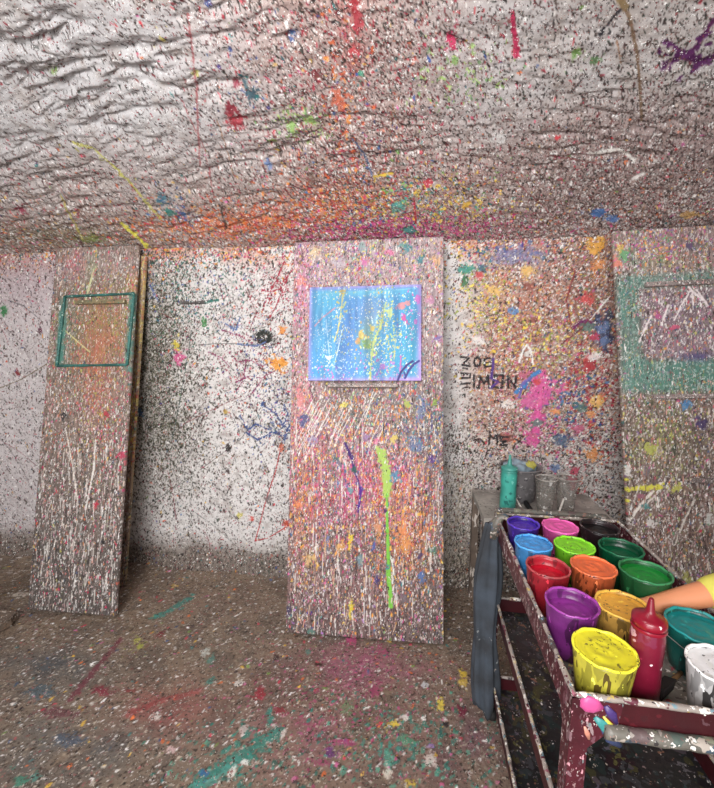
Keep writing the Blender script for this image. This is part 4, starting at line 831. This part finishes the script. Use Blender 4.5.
paint_cup('cup of mid green paint beside the orange cup', .625, 1.048, .902, .063, (24,136,52), .014, (40,60,44), .35, shell=(34,96,54), rim=(60,140,90))
paint_cup('cup of purple paint behind the yellow cup', .385, .892, .904, .060, (146,54,148), .026, (96,30,96), .2, shell=(128,48,130))
paint_cup('cup of mustard paint with brown smears, behind the red squeeze bottle', .497, .898, .902, .059, (242,180,72), .008, (66,44,30), .7, shell=(214,166,80), speck=(110,84,44))
paint_cup('cup of lemon yellow paint at the near end of the tray', .392, .755, .902, .060, (232,224,52), .004, (84,70,28), .75, shell=(206,196,70), speck=(120,112,40), lump=.004)
paint_cup('wide cup of teal paint with a thin wire handle', .640, .872, .884, .066, (24,132,132), .010, (10,60,60), .3, shell=(16,92,86), speck=(90,100,104), handle=True)
paint_cup('white cup of white paint at the near end by the teal cup', .598, .748, .893, .060, (236,236,238), .006, (60,58,58), .55, shell=(214,212,212), speck=(90,90,92))

def bottle(label, x, y, z, r, hb, hn, m_body, m_cap):
    t = thing('squeeze_bottle', label, 'bottle', (x, y, z))
    bm = bmesh.new(); lathe(bm, [(0, 0), (r*.92, 0), (r, .004), (r, hb*.34), (r*.965, hb*.45), (r*.965, hb*.62), (r, hb*.72), (r*1.0, hb*.86), (r*.93, hb*.95), (r*.86, hb)], 40); obj('body', bm, m_body, t)
    bm = bmesh.new(); lathe(bm, [(r*.86, hb-.004), (r*1.0, hb-.002), (r*1.02, hb+.004), (r*1.0, hb+.012), (r*.8, hb+.016), (r*.36, hb+.022), (r*.26, hb+.030), (r*.15, hb+hn-.002), (r*.10, hb+hn), (0, hb+hn)], 36); c = obj('cap', bm, m_cap, t)
    bm = bmesh.new(); lathe(bm, [(r*1.005, hb-.010), (r*1.05, hb-.007), (r*1.005, hb-.003)], 36); obj('cap_ring', bm, m_cap, c)
    return t
M_redb = splat_mat('crimson_bottle', (116,22,46), [dict(scale=24, dens=.4, size=.5, pal=[(112,22,48), (150,44,72), (120,40,66)], warp=.6), dict(scale=45, dens=.10, size=.42, pal=[(226,200,204), (196,150,160)])], .3, .25)
M_redc = splat_mat('crimson_cap', (138,16,40), [dict(scale=70, dens=.06, size=.4, pal=[(226,206,206)])], .3, .25)
bottle('crimson squeeze bottle standing among the cups at the near end of the tray', .477, .772, TRAY_Z, .0290, .172, .052, M_redb, M_redc)
M_tealb = splat_mat('turquoise_bottle', (72,176,160), [dict(scale=50, dens=.3, size=.42, pal=[(36,110,104), (120,206,192), (50,140,130)])], .4, .25)
# foam brush lying in the tray
fb = thing('foam_brush', 'black wedge-shaped foam brush lying between crimson bottle and white cup', 'brush', (.532, .795, TRAY_Z), (0, 0, math.radians(38)))
bm = bmesh.new(); pr_ = [(-.035, .001), (.018, .001), (.030, .020), (-.020, .020)]
a = [bm.verts.new((p[0], -.011, p[1]+.012)) for p in pr_]; b = [bm.verts.new((p[0], .011, p[1]+.004)) for p in pr_]
bm.faces.new(a); bm.faces.new(b[::-1])
for i in range(4): bm.faces.new((a[i], a[(i+1) % 4], b[(i+1) % 4], b[i]))
bmesh.ops.translate(bm, verts=bm.verts, vec=(0, 0, -.004))
sharp(obj('foam_head', bm, plain_mat('black_foam', (34,28,28), .85), fb, smooth=False))
bm = bmesh.new(); tube(bm, [(.020, 0, .014), (.06, 0, .010), (.085, 0, .008)], [.004, .0045, .004], 10); obj('handle', bm, plain_mat('bare_wood', (150,116,80), .6), fb)

# ------------------------------------------------------------------ work table behind the cart
TZ = .64
M_table = splat_mat('grey_table_cover', (182,176,168), [dict(scale=26, dens=.4, size=.45, pal=[(140,134,130), (112,106,104), (150,146,142)], warp=.6), dict(scale=90, dens=.16, size=.36, pal=[(206,200,196), (80,72,72), (170,140,140)])], .6, .4)
tb_ = thing('work_table', 'low grey paint-stained table against the wall behind the cart', 'table', (.70, 2.075, 0))
bm = bmesh.new(); box(bm, -.315, .30, -.19, .185, TZ-.03, TZ); sharp(obj('table_top', bm, M_table, tb_, smooth=False))
M_tleg = splat_mat('spattered_table_leg', (120,104,92), [dict(scale=60, dens=.6, size=.5, pal=[(206,196,186), (84,70,60), (170,160,150), (230,226,220)], stretch=(1,1,.3))], .6, .5)
for sx in (-1, 1):
    for sy in (-1, 1):
        bm = bmesh.new(); x, y = (-.295 if sx < 0 else .275), sy*.155; box(bm, x-.018, x+.018, y-.018, y+.018, .002, TZ-.03); sharp(obj('leg', bm, M_tleg, tb_, smooth=False))
bottle('turquoise squeeze bottle standing on the grey table', .525, 2.02, TZ, .039, .205, .075, M_tealb, splat_mat('turquoise_cap', (84,180,166), [dict(scale=60, dens=.2, size=.4, pal=[(50,120,112), (170,216,206)])], .4))
bk = thing('bucket', 'grey spattered bucket on the table behind the turquoise bottle', 'bucket', (.615, 2.15, TZ))
bm = bmesh.new(); lathe(bm, [(0, 0), (.072, 0), (.076, .004), (.104, .178), (.110, .182), (.110, .186), (.102, .186), (.098, .176), (.072, .012), (0, .012)], 48)
obj('pail', bm, splat_mat('grey_bucket', (132,128,130), [dict(scale=50, dens=.3, size=.42, pal=[(84,80,84), (130,126,128), (150,144,144)]), dict(scale=100, dens=.2, size=.35, pal=[(200,196,196), (60,56,60)])], .5), bk)
bm = bmesh.new(); tube(bm, [(.106*math.cos(a), .106*math.sin(a)*.3-.075, .150-.05*math.sin(a)) for a in [PI*k/14 for k in range(15)]], .002, 8); obj('bail_handle', bm, M_steel, bk)
rg = thing('rag', 'pale blue rag with a yellow corner bunched in the bucket', 'rag', (.605, 2.14, TZ+.165))
bm = bmesh.new(); bmesh.ops.create_icosphere(bm, subdivisions=4, radius=1)
for v in bm.verts:
    p = v.co; k = 1+.14*math.sin(7*p.x+3*p.z)+.12*math.sin(9*p.y+2)+.06*math.sin(17*p.x*p.y+5*p.z); v.co = Vector((p.x*.074*k, p.y*.07*k, p.z*.052*k))
obj('cloth', bm, splat_mat('pale_blue_cloth', (160,182,196), [dict(scale=22, dens=.3, size=.45, pal=[(110,130,146), (170,186,194)])], .9, .5), rg)
bm = bmesh.new(); bmesh.ops.create_icosphere(bm, subdivisions=3, radius=1)
for v in bm.verts: p = v.co; k = 1+.16*math.sin(8*p.x+4*p.z)+.1*math.sin(11*p.y); v.co = Vector((p.x*.026*k+.052, p.y*.026*k-.012, p.z*.026*k+.028))
o = obj('yellow_corner', bm, plain_mat('yellow_stain', (190,182,90), .9), rg); o['label'] = 'yellow corner of the rag'
def clear_mat():
    m, nt, bs = base_mat('cloudy_clear_plastic')
    tc = N(nt, 'ShaderNodeTexCoord').outputs['Object']
    col = rgb = mixc(nt, 0.0, lin((150,146,140)), lin((150,146,140)))
    col, f = fleck_layer(nt, tc, rgb, 60, .35, .42, [(226,224,220), (110,104,100), (150,144,136)])
    nt.links.new(col, bs.inputs['Base Color']); bs.inputs['Roughness'].default_value = .18
    bs.inputs['IOR'].default_value = 1.2
    al = math_node(nt, 'ADD', math_node(nt, 'MULTIPLY', f, .4), .24); nt.links.new(al, bs.inputs['Alpha'])
    return m
M_clear = clear_mat()
for lab, x, y, r in (('clear plastic tub on the table beside the turquoise bottle, nearer the bucket', .700, 2.005, .050), ('clear plastic tub on the table, farther from the bucket', .806, 2.025, .052)):
    t = thing('clear_tub', lab, 'tub', (x, y, TZ), (0, 0, x*9), 'clear tubs on the table')
    bm = bmesh.new(); lathe(bm, [(0, .001), (r*.70, .001), (r*.74, .005), (r, .172), (r-.0015, .172), (r*.73-.001, .007), (0, .004)], 44); obj('wall', bm, M_clear, t)
    bm = bmesh.new(); lathe(bm, [(r-.001, .168), (r+.003, .170), (r+.003, .175), (r-.001, .175), (r-.001, .168)], 44); obj('rim', bm, splat_mat('scuffed_rim', (170,164,158), [dict(scale=80, dens=.4, size=.45, pal=[(214,210,206), (110,104,100)])], .4), t)
M_stick = splat_mat('white_stick', (222,216,208), [dict(scale=70, dens=.3, size=.4, pal=[(160,150,142), (240,238,234), (110,90,84)])], .6)
def stick(label, p0, p1, r, mat, name='stir_stick'):
    p0, p1 = Vector(p0), Vector(p1); t = thing(name, label, 'stick', p0)
    bm = bmesh.new(); n = 8; tube(bm, [(p1-p0)*k/n for k in range(n+1)], [r*(.9+.2*random.random()) for _ in range(n+1)], 10); obj('shaft', bm, mat, t); return t
stick('white paint-coated stick lying on the table beside the turquoise bottle', (.593, 2.02, TZ+.006), (.572, 2.115, TZ+.045), .005, M_stick)
stick('white paint-coated stick leaning on the clear tub farther from the bucket', (.735, 1.93, TZ+.006), (.773, 1.966, TZ+.085), .005, M_stick)
t = thing('paint_brush', 'black-handled brush lying on the table between bottle and clear tub', 'brush', (.627, 2.035, TZ+.012))
bm = bmesh.new(); tube(bm, [(0, -.06, 0), (0, -.05, 0), (.001, .02, .0), (.002, .055, 0), (.002, .06, 0)], [.006, .012, .013, .012, .009], 14); obj('handle', bm, plain_mat('black_handle', (26,26,28), .4), t)
bm = bmesh.new(); tube(bm, [(.002, .058, 0), (.003, .075, 0)], .010, 12); f = obj('ferrule', bm, M_steel, t)
bm = bmesh.new(); tube(bm, [(.003, .074, 0), (.003, .09, -.001), (.004, .105, -.003)], [.010, .0095, .004], 12); obj('bristles', bm, M_stick, t)

# ------------------------------------------------------------------ the person reaching in from the right
def skin_mesh(name, verts, edges, mat, parent, root=0, sub=2, smooth=True):
    me = bpy.data.meshes.new(name); me.from_pydata([v[:3] for v in verts], edges, []); me.update()
    o = bpy.data.objects.new(name, me); C.objects.link(o)
    m = o.modifiers.new('skin', 'SKIN'); m.use_smooth_shade = True
    sk = me.skin_vertices[0].data if me.skin_vertices else None
    if sk is None:
        bpy.context.view_layer.objects.active = o; sk = me.skin_vertices[0].data
    for i, v in enumerate(verts):
        r = v[3]; sk[i].radius = r if isinstance(r, tuple) else (r, r); sk[i].use_root = (i == root)
    s = o.modifiers.new('sub', 'SUBSURF'); s.levels = sub; s.render_levels = sub
    me.materials.append(mat); o.parent = parent
    if parent: o.location = -parent.location
    return o
def chain(pts): return [(i, i+1) for i in range(len(pts)-1)]
M_skin, nt, bs = base_mat('skin')
tc = N(nt, 'ShaderNodeTexCoord').outputs['Object']; nz = N(nt, 'ShaderNodeTexNoise'); nz.inputs['Scale'].default_value = 14; nz.inputs['Detail'].default_value = 3; nt.links.new(tc, nz.inputs['Vector'])
nt.links.new(mixc(nt, nz.outputs[0], lin((218,148,108)), lin((206,134,96))), bs.inputs['Base Color']); bs.inputs['Roughness'].default_value = .5
bs.inputs['Subsurface Weight'].default_value = .08; bs.inputs['Subsurface Radius'].default_value = (.02, .008, .004)
M_shirt = plain_mat('yellow_cloth', (222,214,96), .85, .1, 120, .3)
M_trous = plain_mat('navy_cloth', (52,58,78), .85, .15, 120, .3)
M_shoe = plain_mat('grey_canvas_shoe', (90,88,90), .7)
M_hair = splat_mat('dark_brown_hair', (58,42,32), [dict(scale=90, dens=.4, size=.45, pal=[(44,32,24), (74,54,40)], stretch=(1,1,.2))], .5, .6)
person = thing('person', 'person in a yellow top reaching a bare forearm in among the paint cups', 'person', (1.13, .92, 0))
WR = (.585, .974, .846); EL = (.868, .996, .928); SH = (1.115, 1.075, 1.185)
v = [(1.13,.92,.77,(.125,.10)), (1.13,.92,.90,(.11,.09)), (1.125,.92,1.05,(.125,.10)), (1.12,.92,1.16,(.12,.085)), (1.12,.92,1.235,.052), (1.11,.92,1.29,.046), (1.10,.92,1.34,.072), (1.10,.92,1.40,.092), (1.105,.92,1.46,.076),
     (1.118,1.00,1.20,.055), (*SH,.050), ((SH[0]+EL[0])/2,1.04,1.075,.041), (*EL,.037), ((EL[0]*.55+WR[0]*.45),.987,.891,.033), ((EL[0]*.2+WR[0]*.8),.979,.863,.026), (*WR,.022),
     (1.122,.84,1.20,.055), (1.13,.765,1.185,.050), (1.15,.735,.98,.040), (1.13,.73,.80,.030), (1.125,.73,.755,.023),
     (1.13,.995,.72,.088), (1.125,1.005,.43,.056), (1.14,1.005,.34,.056), (1.14,1.005,.09,.036), (1.12,1.005,.042,.036), (1.03,1.01,.032,.028),
     (1.13,.845,.72,.088), (1.125,.835,.43,.056), (1.14,.835,.34,.056), (1.14,.835,.09,.036), (1.12,.835,.042,.036), (1.03,.83,.032,.028)]
e = [(0,1),(1,2),(2,3),(3,4),(4,5),(5,6),(6,7),(7,8),(3,9),(9,10),(10,11),(11,12),(12,13),(13,14),(14,15),(3,16),(16,17),(17,18),(18,19),(19,20),(0,21),(21,22),(22,23),(23,24),(24,25),(25,26),(0,27),(27,28),(28,29),(29,30),(30,31),(31,32)]
# right hand: palm on edge behind the mustard cup, fingers round it, thumb up on its rim
n0 = len(v); pc_ = (.488, .897)
v.append((.556,.972,.843,(.016,.024))); e.append((15, n0))
v.append((.543,.970,.842,(.013,.027))); e.append((n0, n0+1)); knuck = n0+1
body = skin_mesh('body', v, e, M_skin, person, 0, 2)
def finger(nm, pts, r): 
    rr = [r*1.05, r, r*.95, r*.85]
    return skin_mesh(nm, [(*p, q) for p, q in zip(pts, rr)], chain(pts), M_skin, person, 0, 2)
for k, (zz, L, r) in enumerate(((.864, .95, .0080), (.849, 1.06, .0084), (.834, 1.0, .0080), (.820, .82, .0072))):
    R = .0715-.0016*k
    A = [math.radians(q) for q in (66-4*0, 66+20*L, 66+40*L, 66+58*L)]
    pts = [(.548, .972, zz-.001*k)] + [(pc_[0]+R*math.cos(a), pc_[1]+R*math.sin(a), zz-.002*i) for i, a in enumerate(A[1:])]
    finger('finger', pts, r)
finger('thumb', [(.572,.968,.858), (.556,.964,.873), (.538,.962,.882), (.520,.966,.884)], .0098)
# clothes
tv = [(1.13,.92,.67,(.185,.160)), (1.13,.92,.86,(.158,.132)), (1.125,.92,1.05,(.146,.118)), (1.12,.92,1.16,(.135,.098)), (1.12,.92,1.215,.068),
      (1.118,1.00,1.20,.068), (*SH,.064), ((SH[0]+EL[0])/2,1.04,1.075,.056), (*EL,.050), (.800,.989,.910,.044), (.712,.9838,.883,.038),
      (1.122,.84,1.20,.068), (1.13,.765,1.185,.064), (1.14,.75,1.08,.056), (1.15,.735,.98,.052), (1.14,.731,.88,.046)]
te = [(0,1),(1,2),(2,3),(3,4),(3,5),(5,6),(6,7),(7,8),(8,9),(9,10),(3,11),(11,12),(12,13),(13,14),(14,15)]
skin_mesh('shirt', tv, te, M_shirt, person, 0, 2)
pv = [(1.13,.92,.82,(.128,.102)), (1.13,.92,.75,(.142,.116)), (1.13,.995,.68,.100), (1.125,1.005,.43,.072), (1.14,1.005,.30,.066), (1.14,1.005,.10,.058), (1.13,.845,.68,.100), (1.125,.835,.43,.072), (1.14,.835,.30,.066), (1.14,.835,.10,.058)]
skin_mesh('trousers', pv, [(0,1),(1,2),(2,3),(3,4),(4,5),(1,6),(6,7),(7,8),(8,9)], M_trous, person, 0, 2)
for y in (1.008, .832): skin_mesh('shoe', [(1.165,y,.047,.044), (1.12,y,.050,.046), (1.05,y,.042,.042), (1.00,y,.038,.034)], [(0,1),(1,2),(2,3)], M_shoe, person, 1, 2)
def ellip(bm, c, r, sub=3):
    g_ = bmesh.ops.create_icosphere(bm, subdivisions=sub, radius=1)
    for q in g_['verts']: q.co = Vector((c[0]+q.co.x*r[0], c[1]+q.co.y*r[1], c[2]+q.co.z*r[2]))
def hp(name, c, r, mat):
    bm = bmesh.new(); ellip(bm, (c[0]-person.location.x, c[1]-person.location.y, c[2]), r); return obj(name, bm, mat, person)
bm = bmesh.new(); ellip(bm, (-.008, 0, 1.425), (.102, .098, .098), 4)
for q in list(bm.verts):
    if q.co.x < -.055 and q.co.z < 1.455 or q.co.z < 1.36: bm.verts.remove(q)
obj('hair', bm, M_hair, person)
hp('hair_tail', (1.205, .92, 1.36), (.03, .034, .075), M_hair)
hp('nose', (1.012, .92, 1.375), (.016, .012, .018), M_skin); hp('mouth', (1.024, .92, 1.338), (.008, .022, .006), plain_mat('lips', (176,92,84), .5))
for s in (-1, 1):
    ey = hp('eye', (1.031, .92+s*.032, 1.40), (.010, .013, .009), plain_mat('eye_white', (232,230,226), .2)); ey2 = hp('iris', (1.0222, .92+s*.032, 1.40), (.003, .006, .006), plain_mat('brown_iris', (60,40,28), .2))
    hp('ear', (1.105, .92+s*.092, 1.385), (.018, .010, .028), M_skin)

# ------------------------------------------------------------------ light
def area(name, loc, target, size, power, col=(1, 1, 1), size_y=None):
    L = bpy.data.lights.new(name, 'AREA'); L.energy = power; L.color = col; L.size = size
    if size_y: L.shape = 'RECTANGLE'; L.size_y = size_y
    o = bpy.data.objects.new(name, L); C.objects.link(o); o.location = loc
    o.rotation_euler = (Vector(target)-Vector(loc)).to_track_quat('-Z', 'Y').to_euler(); return o
area('rear_fill', (-.55, -1.7, 2.45), (-.15, 2.2, 1.1), 1.8, 120, (1, .99, .98), 1.2)  # added broad fill from behind the camera, not a known lamp
area('overhead_fill', (-.75, .25, 2.75), (-.5, 2.0, .9), .9, 22, (1, .985, .97), .5)  # added fill from above, an unseen source for wall and boards
area('ceiling_fill', (-.55, -1.2, .9), (-.3, 1.6, 2.5), 1.0, 23, (1, .99, .98))  # added low fill to brighten the sloping ceiling, no such fixture known
w = bpy.data.worlds.new('world'); bpy.context.scene.world = w; w.use_nodes = True
w.node_tree.nodes['Background'].inputs[0].default_value = (.95, .97, 1, 1); w.node_tree.nodes['Background'].inputs[1].default_value = .9

cam = bpy.data.cameras.new('camera'); co_ = bpy.data.objects.new('camera', cam); C.objects.link(co_)
cam.sensor_fit = 'HORIZONTAL'; cam.sensor_width = 36; cam.lens = 36*F_PX/714; cam.clip_start = .05
co_.matrix_world = Matrix(((_R[0], _U[0], -_F[0], 0), (_R[1], _U[1], -_F[1], 0), (_R[2], _U[2], -_F[2], CAM_H), (0, 0, 0, 1)))
sc = bpy.context.scene; sc.camera = co_
sc.view_settings.view_transform = 'Standard'; sc.view_settings.look = 'None'; sc.view_settings.gamma = 1.0; sc.view_settings.exposure = 0.12
